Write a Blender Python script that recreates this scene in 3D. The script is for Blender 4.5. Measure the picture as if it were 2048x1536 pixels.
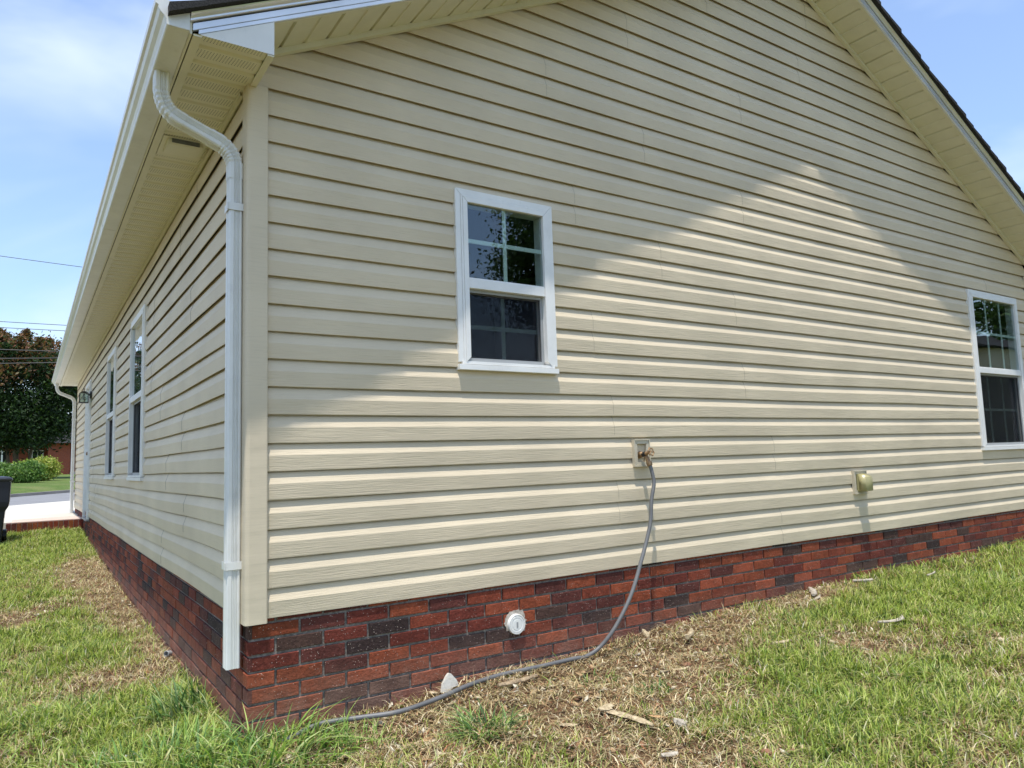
import bpy, bmesh, math, random
import numpy as np
from mathutils import Vector, Matrix

for o in list(bpy.data.objects): bpy.data.objects.remove(o)
scn = bpy.context.scene
COL = scn.collection
random.seed(7); RNG = np.random.default_rng(7)
R = math.radians

# ------------------------------------------------------------------ camera
cam_pos = (-0.7957, -3.3027, 0.6537)
yaw, pitch, roll = 0.58769, 0.10277, -0.03259
fw = Vector((math.sin(yaw)*math.cos(pitch), math.cos(yaw)*math.cos(pitch), math.sin(pitch)))
r0 = Vector((math.cos(yaw), -math.sin(yaw), 0)); u0 = r0.cross(fw)
rt = r0*math.cos(roll)+u0*math.sin(roll); up = -r0*math.sin(roll)+u0*math.cos(roll)
cd = bpy.data.cameras.new("camera"); cam = bpy.data.objects.new("camera", cd); COL.objects.link(cam)
cd.sensor_width = 36; cd.lens = 36*1458.55/2048; cd.clip_start = .05; cd.clip_end = 3000
M = Matrix(((rt.x, up.x, -fw.x), (rt.y, up.y, -fw.y), (rt.z, up.z, -fw.z))).to_4x4(); M.translation = cam_pos
cam.matrix_world = M; scn.camera = cam

# ------------------------------------------------------------------ light
SUN = Vector((-.155, -.21, 1)).normalized()
elev = math.asin(SUN.z); az = math.atan2(SUN.x, SUN.y)
w = bpy.data.worlds.new("World"); scn.world = w; w.use_nodes = True
nt = w.node_tree; N = nt.nodes; L = nt.links; N.clear()
out = N.new('ShaderNodeOutputWorld'); bg = N.new('ShaderNodeBackground'); L.new(bg.outputs[0], out.inputs[0])
sky = N.new('ShaderNodeTexSky'); sky.sky_type = 'NISHITA'; sky.sun_disc = False
sky.sun_elevation = elev; sky.sun_rotation = az; sky.air_density = 1.2; sky.dust_density = .4; sky.ozone_density = 2.5
tc = N.new('ShaderNodeTexCoord')
mp = N.new('ShaderNodeMapping'); mp.inputs['Scale'].default_value = (1.4, 1.4, 3.2); mp.inputs['Rotation'].default_value = (.3, .5, .9)
mp.inputs['Location'].default_value = (.35, .1, .6)
L.new(tc.outputs['Generated'], mp.inputs['Vector'])
nz = N.new('ShaderNodeTexNoise'); nz.inputs['Scale'].default_value = 1.3; nz.inputs['Detail'].default_value = 5; nz.inputs['Roughness'].default_value = .5
nz.inputs['Distortion'].default_value = .5
L.new(mp.outputs[0], nz.inputs['Vector'])
rp = N.new('ShaderNodeValToRGB'); rp.color_ramp.elements[0].position = .40; rp.color_ramp.elements[1].position = .66
rp.color_ramp.elements[0].color = (0.14, .14, .14, 1); rp.color_ramp.elements[1].color = (.85, .85, .85, 1)
L.new(nz.outputs['Fac'], rp.inputs[0])
mx = N.new('ShaderNodeMixRGB'); L.new(rp.outputs[0], mx.inputs[0]); tn = N.new('ShaderNodeMixRGB'); tn.blend_type = 'MULTIPLY'; tn.inputs[0].default_value = 1; tn.inputs[2].default_value = (.78, .84, .93, 1); L.new(sky.outputs[0], tn.inputs[1]); L.new(tn.outputs[0], mx.inputs[1]); mx.inputs[2].default_value = (3.9, 4.45, 5.5, 1)
L.new(mx.outputs[0], bg.inputs[0]); bg.inputs[1].default_value = .15
sd = bpy.data.lights.new("sun", 'SUN'); sd.energy = 3.1; sd.angle = R(.8); sd.color = (1, .955, .88)
so = bpy.data.objects.new("sun", sd); COL.objects.link(so); so.rotation_euler = SUN.to_track_quat('Z', 'Y').to_euler()
so.location = (0, 0, 30)
scn.view_settings.view_transform = 'Standard'; scn.view_settings.look = 'None'; scn.view_settings.gamma = 1
scn.view_settings.exposure = .74

# ------------------------------------------------------------------ helpers
def tag(o, label=None, cat=None, group=None, kind=None):
    if label: o['label'] = label
    if cat: o['category'] = cat
    if group: o['group'] = group
    if kind: o['kind'] = kind
    return o
def empty(name, loc, label=None, cat=None, group=None):
    o = bpy.data.objects.new(name, None); o.location = loc; o.empty_display_size = .1; COL.objects.link(o)
    return tag(o, label, cat, group)
def link(name, me, mat=None, parent=None):
    o = bpy.data.objects.new(name, me); COL.objects.link(o)
    if mat: me.materials.append(mat)
    if parent:
        o.parent = parent
        l = Vector((0, 0, 0)); p = parent
        while p: l += p.location; p = p.parent
        o.location = -l if parent.parent is None else (0, 0, 0)
        if parent.parent is not None: o.location = -l
    return o
class MB:
    def __init__(s): s.v = []; s.f = []; s.c = []
    def add(s, vs, fs, col=None):
        n = len(s.v); s.v += [tuple(v) for v in vs]; s.f += [tuple(i+n for i in f) for f in fs]
        if col is not None: s.c += [col]*len(vs)
        return s
    def box(s, lo, hi, col=None):
        x0, y0, z0 = lo; x1, y1, z1 = hi
        return s.add([(x0,y0,z0),(x1,y0,z0),(x1,y1,z0),(x0,y1,z0),(x0,y0,z1),(x1,y0,z1),(x1,y1,z1),(x0,y1,z1)],
              [(0,3,2,1),(4,5,6,7),(0,1,5,4),(1,2,6,5),(2,3,7,6),(3,0,4,7)], col)
    def prism(s, poly, ax, a, b, col=None):
        """poly 2D list extruded along axis ax from a to b"""
        def P(p, t):
            q = list(p); q.insert(ax, t); return tuple(q)
        n = len(poly)
        vs = [P(p, a) for p in poly]+[P(p, b) for p in poly]
        fs = [tuple(range(n)), tuple(range(2*n-1, n-1, -1))]+[(i, (i+1) % n, (i+1) % n+n, i+n) for i in range(n)]
        return s.add(vs, fs, col)
    def sweep(s, path, prof, frame=None, cap=True):
        """sweep profile [(a,b)] along path; frame fixed side vector"""
        path = [Vector(p) for p in path]; m = len(prof); vs = []
        for i, p in enumerate(path):
            t = (path[min(i+1, len(path)-1)]-path[max(i-1, 0)]).normalized()
            sv = Vector(frame) if frame else Vector((0, 0, 1))
            if abs(t.dot(sv)) > .98: sv = Vector((1, 0, 0))
            a = (sv - t*sv.dot(t)).normalized(); b = t.cross(a)
            for q in prof:
                k = q if not callable(q) else q(i)
                vs.append(p+a*k[0]+b*k[1])
        fs = [(i*m+j, i*m+(j+1) % m, (i+1)*m+(j+1) % m, (i+1)*m+j) for i in range(len(path)-1) for j in range(m)]
        if cap: fs += [tuple(range(m-1, -1, -1)), tuple(range((len(path)-1)*m, len(path)*m))]
        return s.add(vs, fs)
    def tube(s, path, r, n=8, cap=True):
        path = [Vector(p) for p in path]; vs = []
        if not hasattr(r, '__len__'): r = [r]*len(path)
        prev = None
        for i, p in enumerate(path):
            t = (path[min(i+1, len(path)-1)]-path[max(i-1, 0)]).normalized()
            if prev is None:
                a = t.orthogonal().normalized()
            else: a = (prev-t*prev.dot(t)).normalized()
            prev = a; b = t.cross(a)
            for j in range(n):
                th = 2*math.pi*j/n; vs.append(p+(a*math.cos(th)+b*math.sin(th))*r[i])
        fs = [(i*n+j, i*n+(j+1) % n, (i+1)*n+(j+1) % n, (i+1)*n+j) for i in range(len(path)-1) for j in range(n)]
        if cap: fs += [tuple(range(n-1, -1, -1)), tuple(range((len(path)-1)*n, len(path)*n))]
        return s.add(vs, fs)
    def lathe(s, c, axis, prof, n=20):
        """prof [(t along axis, radius)]"""
        c = Vector(c); axis = Vector(axis).normalized(); a = axis.orthogonal().normalized(); b = axis.cross(a); vs = []
        for t, r in prof:
            for j in range(n):
                th = 2*math.pi*j/n; vs.append(c+axis*t+(a*math.cos(th)+b*math.sin(th))*r)
        fs = [(i*n+j, i*n+(j+1) % n, (i+1)*n+(j+1) % n, (i+1)*n+j) for i in range(len(prof)-1) for j in range(n)]
        fs += [tuple(range(n-1, -1, -1)), tuple(range((len(prof)-1)*n, len(prof)*n))]
        return s.add(vs, fs)
    def build(s, name, mat=None, parent=None, smooth=False, bevel=0, fix=True, angle=None):
        me = bpy.data.meshes.new(name); me.from_pydata(s.v, [], s.f)
        if s.c:
            ca = me.color_attributes.new('Col', 'FLOAT_COLOR', 'POINT')
            ca.data.foreach_set('color', np.array([(c[0], c[1], c[2], 1) for c in s.c], 'f').ravel())
        if fix or bevel:
            bm = bmesh.new(); bm.from_mesh(me)
            if fix: bmesh.ops.recalc_face_normals(bm, faces=bm.faces)
            if bevel:
                es = [e for e in bm.edges if len(e.link_faces) == 2 and e.calc_face_angle(0) > .5]
                bmesh.ops.bevel(bm, geom=es, offset=bevel, segments=2, affect='EDGES', clamp_overlap=True)
            bm.to_mesh(me); bm.free()
        if smooth:
            me.polygons.foreach_set('use_smooth', [True]*len(me.polygons))
            if angle: me.set_sharp_from_angle(angle=R(angle))
        return link(name, me, mat, parent)

# ------------------------------------------------------------------ materials
def mat(name, base=(.5, .5, .5), rough=.6, metal=0, spec=.5):
    m = bpy.data.materials.new(name); m.use_nodes = True
    b = m.node_tree.nodes['Principled BSDF']
    b.inputs['Base Color'].default_value = (*base, 1); b.inputs['Roughness'].default_value = rough
    b.inputs['Metallic'].default_value = metal; b.inputs['Specular IOR Level'].default_value = spec
    return m, m.node_tree, b
def nd(t, k, **kw):
    n = t.nodes.new(k)
    for a, v in kw.items():
        if a in n.inputs: n.inputs[a].default_value = v
        else: setattr(n, a, v)
    return n
def coords(t, scale, src='Object', rot=(0, 0, 0)):
    c = nd(t, 'ShaderNodeTexCoord'); m = nd(t, 'ShaderNodeMapping'); m.inputs['Scale'].default_value = scale; m.inputs['Rotation'].default_value = rot
    t.links.new(c.outputs[src], m.inputs['Vector']); return m.outputs[0]
def noise(t, vec, scale, detail=3, rough=.5, dist=0):
    n = nd(t, 'ShaderNodeTexNoise'); n.inputs['Scale'].default_value = scale; n.inputs['Detail'].default_value = detail
    n.inputs['Roughness'].default_value = rough; n.inputs['Distortion'].default_value = dist
    t.links.new(vec, n.inputs['Vector']); return n.outputs['Fac']
def ramp(t, fac, stops):
    r = nd(t, 'ShaderNodeValToRGB'); e = r.color_ramp.elements
    while len(e) < len(stops): e.new(.5)
    for i, (p, c) in enumerate(stops):
        e[i].position = p; e[i].color = (*c, 1) if len(c) == 3 else c
    t.links.new(fac, r.inputs[0]); return r.outputs[0]
def mixc(t, fac, a, b, mode='MIX'):
    m = nd(t, 'ShaderNodeMixRGB'); m.blend_type = mode
    for i, v in ((0, fac), (1, a), (2, b)):
        if hasattr(v, 'links'): t.links.new(v, m.inputs[i])
        elif i == 0: m.inputs[0].default_value = v
        else: m.inputs[i].default_value = (*v, 1)
    return m.outputs[0]
def bump(t, b, h, strength=.3, dist=.01, prev=None):
    n = nd(t, 'ShaderNodeBump'); n.inputs['Strength'].default_value = strength; n.inputs['Distance'].default_value = dist
    t.links.new(h, n.inputs['Height'])
    if prev: t.links.new(prev, n.inputs['Normal'])
    t.links.new(n.outputs[0], b.inputs['Normal']); return n.outputs[0]
def val(a): return (a, a, a)

def vinyl(name, base, grain=.5, wig=.6):
    m, t, b = mat(name, base, .55, 0, .28)
    v = coords(t, (7, 7, 180)); g = noise(t, v, 1, 4, .65, wig)
    g2 = noise(t, coords(t, (1, 1, 1)), 1.7, 3)
    lo = tuple(c*.90 for c in base); hi = tuple(min(1, c*1.05) for c in base)
    c = ramp(t, g2, [(.3, lo), (.7, hi)])
    d = noise(t, coords(t, (1, 1, 1.4)), 6, 5, .7)
    c = mixc(t, ramp(t, d, [(.62, val(0)), (.82, val(.10))]), c, (.30, .26, .2))
    c = mixc(t, ramp(t, g, [(.28, val(.22)), (.50, val(0))]), c, tuple(k*.62 for k in base))
    t.links.new(c, b.inputs['Base Color'])
    w1 = noise(t, coords(t, (2.2, 2.2, 9)), 1, 2)
    n1 = bump(t, b, w1, .5, .008)
    bump(t, b, g, grain, .0022, n1)
    return m
M_SID = vinyl("beige_vinyl", (.685, .58, .415), 1.0)
M_SIDL = vinyl("beige_vinyl_side", (.685, .58, .415), .4, 1.6)
M_POST = vinyl("beige_post", (.68, .58, .42), .08)
def plain(name, base, rough=.5, metal=0, var=.08, bs=30, bstr=.15, dirt=0):
    m, t, b = mat(name, base, rough, metal)
    n = noise(t, coords(t, (1, 1, 1)), 5, 5, .6)
    c = ramp(t, n, [(.3, tuple(k*(1-var) for k in base)), (.7, tuple(min(1, k*(1+var*.5)) for k in base))])
    if dirt:
        d = noise(t, coords(t, (1, 1, .5)), 16, 6, .75)
        c = mixc(t, ramp(t, d, [(.55, val(0)), (.75, val(dirt))]), c, (.22, .2, .16))
    t.links.new(c, b.inputs['Base Color'])
    bump(t, b, noise(t, coords(t, (1, 1, 1)), bs, 3), bstr, .004)
    return m
M_WHITE = plain("white_vinyl", (.83, .82, .79), .35, dirt=.12)
M_GUT = plain("white_aluminium", (.77, .77, .73), .28, bs=6, bstr=.2, dirt=.15)
M_SPOUT = plain("downspout_paint", (.77, .77, .735), .3, bs=9, bstr=.2, dirt=.2)
M_RAKE = plain("bright_coil", (.80, .81, .82), .24, .45, bs=7, bstr=.6, dirt=.1)
M_CREAM = plain("cream_aluminium", (.74, .705, .55), .4, bs=5)
M_DARK = plain("dark_gap", (.02, .018, .015), .8)
M_GREY = plain("grey_screen_frame", (.33, .34, .34), .4)
M_BLACK = plain("black_metal", (.015, .015, .016), .35)
M_TRIM = plain("beige_plastic", (.56, .50, .38), .4)
M_OLIVE = plain("outlet_cover_plastic", (.40, .36, .18), .3, dirt=.1)
M_BRASS = plain("weathered_brass", (.30, .19, .10), .5, .6, .3, 60)
M_HOSE = plain("grey_hose", (.135, .137, .14), .5, var=.35, dirt=.7)
M_PVC = plain("white_pvc", (.80, .80, .76), .3, dirt=.25)
M_ROOM = plain("room_wall", (.10, .10, .10), .9)
M_CAN = plain("navy_plastic", (.012, .014, .028), .35)
M_LID = plain("lid_plastic", (.03, .032, .04), .28)
M_WIRE = plain("wire", (.03, .03, .035), .6)
M_FRAMEBRN = plain("dark_pane", (.01, .012, .014), .15)

# perforated soffit
def soffit_mat():
    m, t, b = mat("perforated_soffit", (.73, .695, .53), .45)
    c = nd(t, 'ShaderNodeTexCoord'); s = nd(t, 'ShaderNodeSeparateXYZ'); t.links.new(c.outputs['Object'], s.inputs[0])
    def mth(op, a, bb=0, cc=0):
        n = nd(t, 'ShaderNodeMath'); n.operation = op
        for i, v in enumerate((a, bb, cc)):
            if hasattr(v, 'links'): t.links.new(v, n.inputs[i])
            else: n.inputs[i].default_value = v
        return n.outputs[0]
    X, Y = s.outputs[0], s.outputs[1]
    yy = mth('ADD', Y, 10.0)
    ph = mth('FLOORED_MODULO', mth('ADD', yy, -.0), .13)
    band = mth('MULTIPLY', mth('GREATER_THAN', ph, .043), mth('LESS_THAN', ph, .109))
    dy = mth('ABSOLUTE', mth('SUBTRACT', mth('FLOORED_MODULO', ph, .011), .0055))
    xs = mth('ADD', mth('ADD', X, 10.0), mth('MULTIPLY', ph, .10))
    dx = mth('ABSOLUTE', mth('SUBTRACT', mth('FLOORED_MODULO', xs, .0125), .00625))
    d = mth('SQRT', mth('ADD', mth('MULTIPLY', dx, dx), mth('MULTIPLY', dy, dy)))
    dot = mth('LESS_THAN', d, .0024)
    xin = mth('MULTIPLY', mth('GREATER_THAN', X, -.252), mth('LESS_THAN', X, -.012))
    k = mth('MULTIPLY', mth('MULTIPLY', dot, band), xin)
    t.links.new(mixc(t, k, (.73, .695, .53), (.03, .026, .015)), b.inputs['Base Color'])
    bump(t, b, noise(t, coords(t, (1, 1, 1)), 5, 2), .2, .004)
    return m
M_SOFF = soffit_mat()

def brick_mat(name="brick"):
    m, t, b = mat(name, (.3, .08, .04), .85, spec=.25)
    a = nd(t, 'ShaderNodeAttribute'); a.attribute_name = 'Col'
    n1 = noise(t, coords(t, (1, 1, 1)), 70, 5, .7); n2 = noise(t, coords(t, (1, 1, 1)), 14, 4, .6)
    c = mixc(t, 1, a.outputs['Color'], ramp(t, n1, [(.25, val(.55)), (.75, val(1.3))]), 'MULTIPLY')
    c = mixc(t, 1, c, ramp(t, n2, [(.3, val(.72)), (.7, val(1.15))]), 'MULTIPLY')
    vo = nd(t, 'ShaderNodeTexVoronoi'); vo.inputs['Scale'].default_value = 95; t.links.new(coords(t, (1, 1, 1)), vo.inputs['Vector'])
    sp = ramp(t, vo.outputs['Distance'], [(.12, val(1)), (.20, val(0))])
    sel = ramp(t, noise(t, coords(t, (1, 1, 1)), 26, 2), [(.46, val(0)), (.56, val(.85))])
    c = mixc(t, mixc(t, 1, sp, sel, 'MULTIPLY'), c, (.62, .5, .42))
    # soil splashed up the lowest courses
    g = nd(t, 'ShaderNodeNewGeometry'); s = nd(t, 'ShaderNodeSeparateXYZ'); t.links.new(g.outputs['Position'], s.inputs[0])
    mr = nd(t, 'ShaderNodeMapRange'); mr.inputs[1].default_value = -.22; mr.inputs[2].default_value = -.5; mr.inputs[3].default_value = 0; mr.inputs[4].default_value = .75
    t.links.new(s.outputs[2], mr.inputs[0])
    dm = mixc(t, 1, mr.outputs[0], ramp(t, noise(t, coords(t, (1, 1, 1)), 9, 5, .7), [(.3, val(.2)), (.7, val(1.2))]), 'MULTIPLY')
    c = mixc(t, dm, c, (.33, .20, .145))
    t.links.new(c, b.inputs['Base Color'])
    bump(t, b, n1, 1, .006)
    return m
M_BRICK = brick_mat()
def mortar_mat():
    m, t, b = mat("mortar", (.2, .17, .15), .95, spec=.2)
    n = noise(t, coords(t, (1, 1, 1)), 60, 5, .7)
    t.links.new(ramp(t, n, [(.3, (.11, .095, .085)), (.7, (.35, .31, .27))]), b.inputs['Base Color'])
    bump(t, b, n, .8, .006); return m
M_MORT = mortar_mat()

def glass_mat():
    m = bpy.data.materials.new("window_glass"); m.use_nodes = True; t = m.node_tree; t.nodes.clear()
    o = nd(t, 'ShaderNodeOutputMaterial'); mxs = nd(t, 'ShaderNodeMixShader')
    tr = nd(t, 'ShaderNodeBsdfTransparent'); tr.inputs[0].default_value = (.80, .86, .84, 1)
    gl = nd(t, 'ShaderNodeBsdfGlossy'); gl.inputs['Roughness'].default_value = .0; gl.inputs[0].default_value = (.95, .97, 1, 1)
    fr = nd(t, 'ShaderNodeFresnel'); ge = nd(t, 'ShaderNodeNewGeometry'); mi = nd(t, 'ShaderNodeMath'); mi.operation = 'MULTIPLY_ADD'; mi.inputs[1].default_value = .658-1.52; mi.inputs[2].default_value = 1.52
    t.links.new(ge.outputs['Backfacing'], mi.inputs[0]); t.links.new(mi.outputs[0], fr.inputs[0])
    ma = nd(t, 'ShaderNodeMath'); ma.operation = 'MULTIPLY_ADD'; ma.inputs[1].default_value = 1.25; ma.inputs[2].default_value = .02; ma.use_clamp = True
    t.links.new(fr.outputs[0], ma.inputs[0]); t.links.new(ma.outputs[0], mxs.inputs[0])
    bp = nd(t, 'ShaderNodeBump'); bp.inputs['Strength'].default_value = .12; bp.inputs['Distance'].default_value = .01
    t.links.new(noise(t, coords(t, (1, 1, 1)), 2.5, 1), bp.inputs['Height']); t.links.new(bp.outputs[0], gl.inputs['Normal'])
    t.links.new(tr.outputs[0], mxs.inputs[1]); t.links.new(gl.outputs[0], mxs.inputs[2]); t.links.new(mxs.outputs[0], o.inputs[0])
    return m
M_GLASS = glass_mat()
def screen_mat():
    m = bpy.data.materials.new("insect_screen"); m.use_nodes = True; t = m.node_tree; t.nodes.clear()
    o = nd(t, 'ShaderNodeOutputMaterial'); mxs = nd(t, 'ShaderNodeMixShader'); mxs.inputs[0].default_value = .38
    tr = nd(t, 'ShaderNodeBsdfTransparent'); df = nd(t, 'ShaderNodeBsdfDiffuse'); df.inputs[0].default_value = (.012, .013, .018, 1)
    t.links.new(tr.outputs[0], mxs.inputs[1]); t.links.new(df.outputs[0], mxs.inputs[2]); t.links.new(mxs.outputs[0], o.inputs[0]); return m
M_SCREEN = screen_mat()

def leafy(name, trans=.45, rough=.55, gain=1.0):
    m = bpy.data.materials.new(name); m.use_nodes = True; t = m.node_tree; t.nodes.clear()
    o = nd(t, 'ShaderNodeOutputMaterial'); a = nd(t, 'ShaderNodeAttribute'); a.attribute_name = 'Col'
    p = nd(t, 'ShaderNodeBsdfPrincipled'); p.inputs['Roughness'].default_value = rough; p.inputs['Specular IOR Level'].default_value = .3
    tl = nd(t, 'ShaderNodeBsdfTranslucent'); mxs = nd(t, 'ShaderNodeMixShader'); mxs.inputs[0].default_value = trans
    t.links.new(a.outputs['Color'], p.inputs['Base Color']); t.links.new(mixc(t, 1, a.outputs['Color'], (1.1, 1.15, .6), 'MULTIPLY'), tl.inputs[0])
    t.links.new(p.outputs[0], mxs.inputs[1]); t.links.new(tl.outputs[0], mxs.inputs[2]); t.links.new(mxs.outputs[0], o.inputs[0]); return m
M_GRASS = leafy("grass_blades", .35); M_LEAF = leafy("leaves", .3)
M_STRAW = leafy("dry_straw", .12, .7)

def ground_mat():
    m, t, b = mat("soil", (.2, .12, .07), .95, spec=.15)
    v = coords(t, (1, 1, 1))
    n1 = noise(t, v, 55, 6, .75); n2 = noise(t, v, 3.1, 5, .6); n3 = noise(t, v, 9, 4, .6)
    c = ramp(t, n1, [(.25, (.028, .017, .010)), (.5, (.15, .090, .048)), (.75, (.44, .30, .17))])
    c = mixc(t, ramp(t, n2, [(.48, val(0)), (.70, val(.45))]), c, (.40, .22, .12))
    c = mixc(t, ramp(t, n3, [(.5, val(0)), (.7, val(.5))]), c, (.30, .24, .14))
    ln = nd(t, 'ShaderNodeVectorMath'); ln.operation = 'LENGTH'; t.links.new(v, ln.inputs[0])
    gr = ramp(t, noise(t, v, 5, 8, .8), [(.3, (.05, .09, .02)), (.6, (.14, .19, .05)), (.8, (.28, .27, .11))])
    mr = nd(t, 'ShaderNodeMapRange'); mr.inputs[1].default_value = 9; mr.inputs[2].default_value = 13; t.links.new(ln.outputs['Value'], mr.inputs[0])
    c = mixc(t, mr.outputs[0], c, gr)
    t.links.new(c, b.inputs['Base Color']); bump(t, b, n1, 1, .03); return m
M_SOIL = ground_mat()
def far_lawn_mat():
    m, t, b = mat("far_grass", (.1, .16, .04), .9, spec=.15)
    n1 = noise(t, coords(t, (1, 1, 1)), 6, 8, .8); n2 = noise(t, coords(t, (1, 1, 1)), .5, 4, .6)
    c = ramp(t, n1, [(.3, (.045, .09, .018)), (.6, (.13, .19, .045)), (.8, (.24, .25, .09))])
    c = mixc(t, ramp(t, n2, [(.45, val(0)), (.7, val(.45))]), c, (.25, .24, .10))
    t.links.new(c, b.inputs['Base Color']); bump(t, b, n1, 1, .08); return m
M_LAWN = far_lawn_mat()
def concrete_mat(name, base, var=.12):
    m, t, b = mat(name, base, .85, spec=.2)
    n1 = noise(t, coords(t, (1, 1, 1)), 90, 4, .7); n2 = noise(t, coords(t, (1, 1, 1)), 1.1, 5, .6)
    c = ramp(t, n2, [(.3, tuple(k*(1-var) for k in base)), (.7, tuple(k*(1+var*.4) for k in base))])
    c = mixc(t, 1, c, ramp(t, n1, [(.3, val(.85)), (.7, val(1.1))]), 'MULTIPLY')
    t.links.new(c, b.inputs['Base Color']); bump(t, b, n1, .3, .003); return m
M_CONC = concrete_mat("concrete", (.56, .53, .46)); M_ROAD = concrete_mat("asphalt", (.23, .23, .235)); M_KERB = concrete_mat("kerb_concrete", (.30, .27, .24), .3)
def shingle_mat():
    m, t, b = mat("asphalt_shingle", (.03, .03, .032), .95, spec=.2)
    n = noise(t, coords(t, (1, 1, 1)), 130, 3, .7)
    t.links.new(ramp(t, n, [(.3, (.012, .012, .013)), (.7, (.06, .058, .056))]), b.inputs['Base Color']); bump(t, b, n, .8, .003); return m
M_SHING = shingle_mat()
def bark_mat():
    m, t, b = mat("bark", (.12, .09, .06), .9, spec=.2)
    n = noise(t, coords(t, (8, 8, 1.5)), 2, 5, .7)
    t.links.new(ramp(t, n, [(.3, (.05, .035, .025)), (.7, (.2, .15, .11))]), b.inputs['Base Color']); bump(t, b, n, .8, .03); return m
M_BARK = bark_mat()
def wood_mat(name, a, c2):
    m, t, b = mat(name, a, .8, spec=.25)
    n = noise(t, coords(t, (60, 60, 60)), 1, 5, .75)
    t.links.new(ramp(t, n, [(.3, a), (.65, c2)]), b.inputs['Base Color']); bump(t, b, n, .8, .003); return m
M_WOODP = wood_mat("pale_dead_wood", (.22, .16, .09), (.58, .48, .31)); M_WOODW = wood_mat("bleached_chip", (.24, .20, .15), (.52, .47, .38))
M_WOODD = wood_mat("rotten_wood", (.10, .07, .05), (.42, .32, .2)); M_DEADLEAF = wood_mat("dead_leaf", (.30, .16, .08), (.55, .36, .18))
def farbrick_mat():
    m, t, b = mat("far_brick", (.3, .1, .06), .9, spec=.2)
    br = nd(t, 'ShaderNodeTexBrick'); br.inputs['Scale'].default_value = 4.6; br.inputs['Color1'].default_value = (.36, .085, .045, 1); br.inputs['Color2'].default_value = (.27, .065, .04, 1)
    br.inputs['Mortar'].default_value = (.3, .2, .16, 1); br.inputs['Mortar Size'].default_value = .012
    t.links.new(coords(t, (1, 1, 1), rot=(R(90), 0, 0)), br.inputs['Vector']); t.links.new(br.outputs['Color'], b.inputs['Base Color']); return m
M_FBRICK = farbrick_mat()

# ------------------------------------------------------------------ terrain
ZPAT = -.10
def kerb_y(x): return 31.45+(x-.69)*(31.45-28.16)/(.69+1.18)       # road / kerb line
def drive_y(x): return 20.76+(x-.24)*(20.76-19.16)/(.24+1.19)      # driveway / road line
def gz(x, y):
    x = np.asarray(x, float); y = np.asarray(y, float)
    F = np.interp(x, [-1, 0, .35, 1, 1.8, 2.34, 4.4, 7.3, 10, 30], [-.51, -.505, -.48, -.452, -.43, -.392, -.335, -.31, -.30, -.1])
    H = np.interp(y, [0, .95, 2.8, 9, 10.9, 12], [-.505, -.50, -.50, -.36, -.25, -.25])
    a = F+.06*np.maximum(y, -9); bL = H+.03*np.maximum(x, -8); c = -.505+.06*np.maximum(y, -9)+.03*np.maximum(x, -8)
    z = np.where((x >= 0) & (y <= 0), a, np.where((x < 0) & (y >= 0), bL, np.where(x < 0, c, np.minimum(F, H)-.06)))
    z = np.where(y > 10.95, -.26, z)
    return z
def far_z(x, y):
    d = np.maximum(0, y-kerb_y(x)-.4)
    return -.05+.022*d+.00*x
def vnoise(x, y, s, seed=0):
    x = np.asarray(x)*s+seed*17.3; y = np.asarray(y)*s+seed*9.1
    xi = np.floor(x).astype(int); yi = np.floor(y).astype(int); fx = x-xi; fy = y-yi
    fx = fx*fx*(3-2*fx); fy = fy*fy*(3-2*fy)
    def h(i, j):
        k = np.sin(i*127.1+j*311.7+seed*74.7)*43758.5453; return k-np.floor(k)
    return (h(xi, yi)*(1-fx)+h(xi+1, yi)*fx)*(1-fy)+(h(xi, yi+1)*(1-fx)+h(xi+1, yi+1)*fx)*fy
def rough_z(x, y):
    return ((vnoise(x, y, 3, 1)-.5)*.035+(vnoise(x, y, 9, 2)-.5)*.034+(vnoise(x, y, 22, 3)-.5)*.022)*np.clip(np.minimum(np.abs(x)+np.abs(np.minimum(y, 0))*9, np.abs(y)+9*np.abs(np.minimum(x, 0)))*3+.35, .35, 1)
def ground_z(x, y): return gz(x, y)+rough_z(x, y)
def grid_mesh(xs, ys, zf):
    X, Y = np.meshgrid(xs, ys); Z = zf(X, Y); n, m = X.shape
    co = np.stack([X, Y, Z], -1).reshape(-1, 3)
    idx = np.arange(n*m).reshape(n, m)
    f = np.stack([idx[:-1, :-1], idx[:-1, 1:], idx[1:, 1:], idx[1:, :-1]], -1).reshape(-1, 4)
    me = bpy.data.meshes.new('m'); me.vertices.add(len(co)); me.vertices.foreach_set('co', co.astype('f').ravel())
    me.loops.add(f.size); me.loops.foreach_set('vertex_index', f.astype('i').ravel())
    me.polygons.add(len(f)); me.polygons.foreach_set('loop_start', np.arange(0, f.size, 4, dtype='i'))
    me.polygons.foreach_set('use_smooth', [True]*len(f)); me.update(calc_edges=True); return me
xs = np.concatenate([[-1500, -400, -120, -50, -25, -14, -9, -6.5, -5], np.arange(-4, 9, .05), [9.5, 10.5, 12, 15, 20, 30, 60, 150, 400, 1500]])
ys = np.concatenate([[-1500, -400, -120, -50, -25, -14, -9, -6.5, -5], np.arange(-4, 10.9, .05), [10.94, 10.96, 11.5, 13, 16, 20, 30, 60, 150, 400, 1500]])
def gzz(X, Y):
    Z = gz(X, Y); near = (X > -5) & (X < 10) & (Y > -5) & (Y < 10.94)
    return np.where(near, Z+rough_z(X, Y), Z)-.004
g = link("ground", grid_mesh(xs, ys, gzz), M_SOIL); tag(g, kind='structure')
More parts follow.
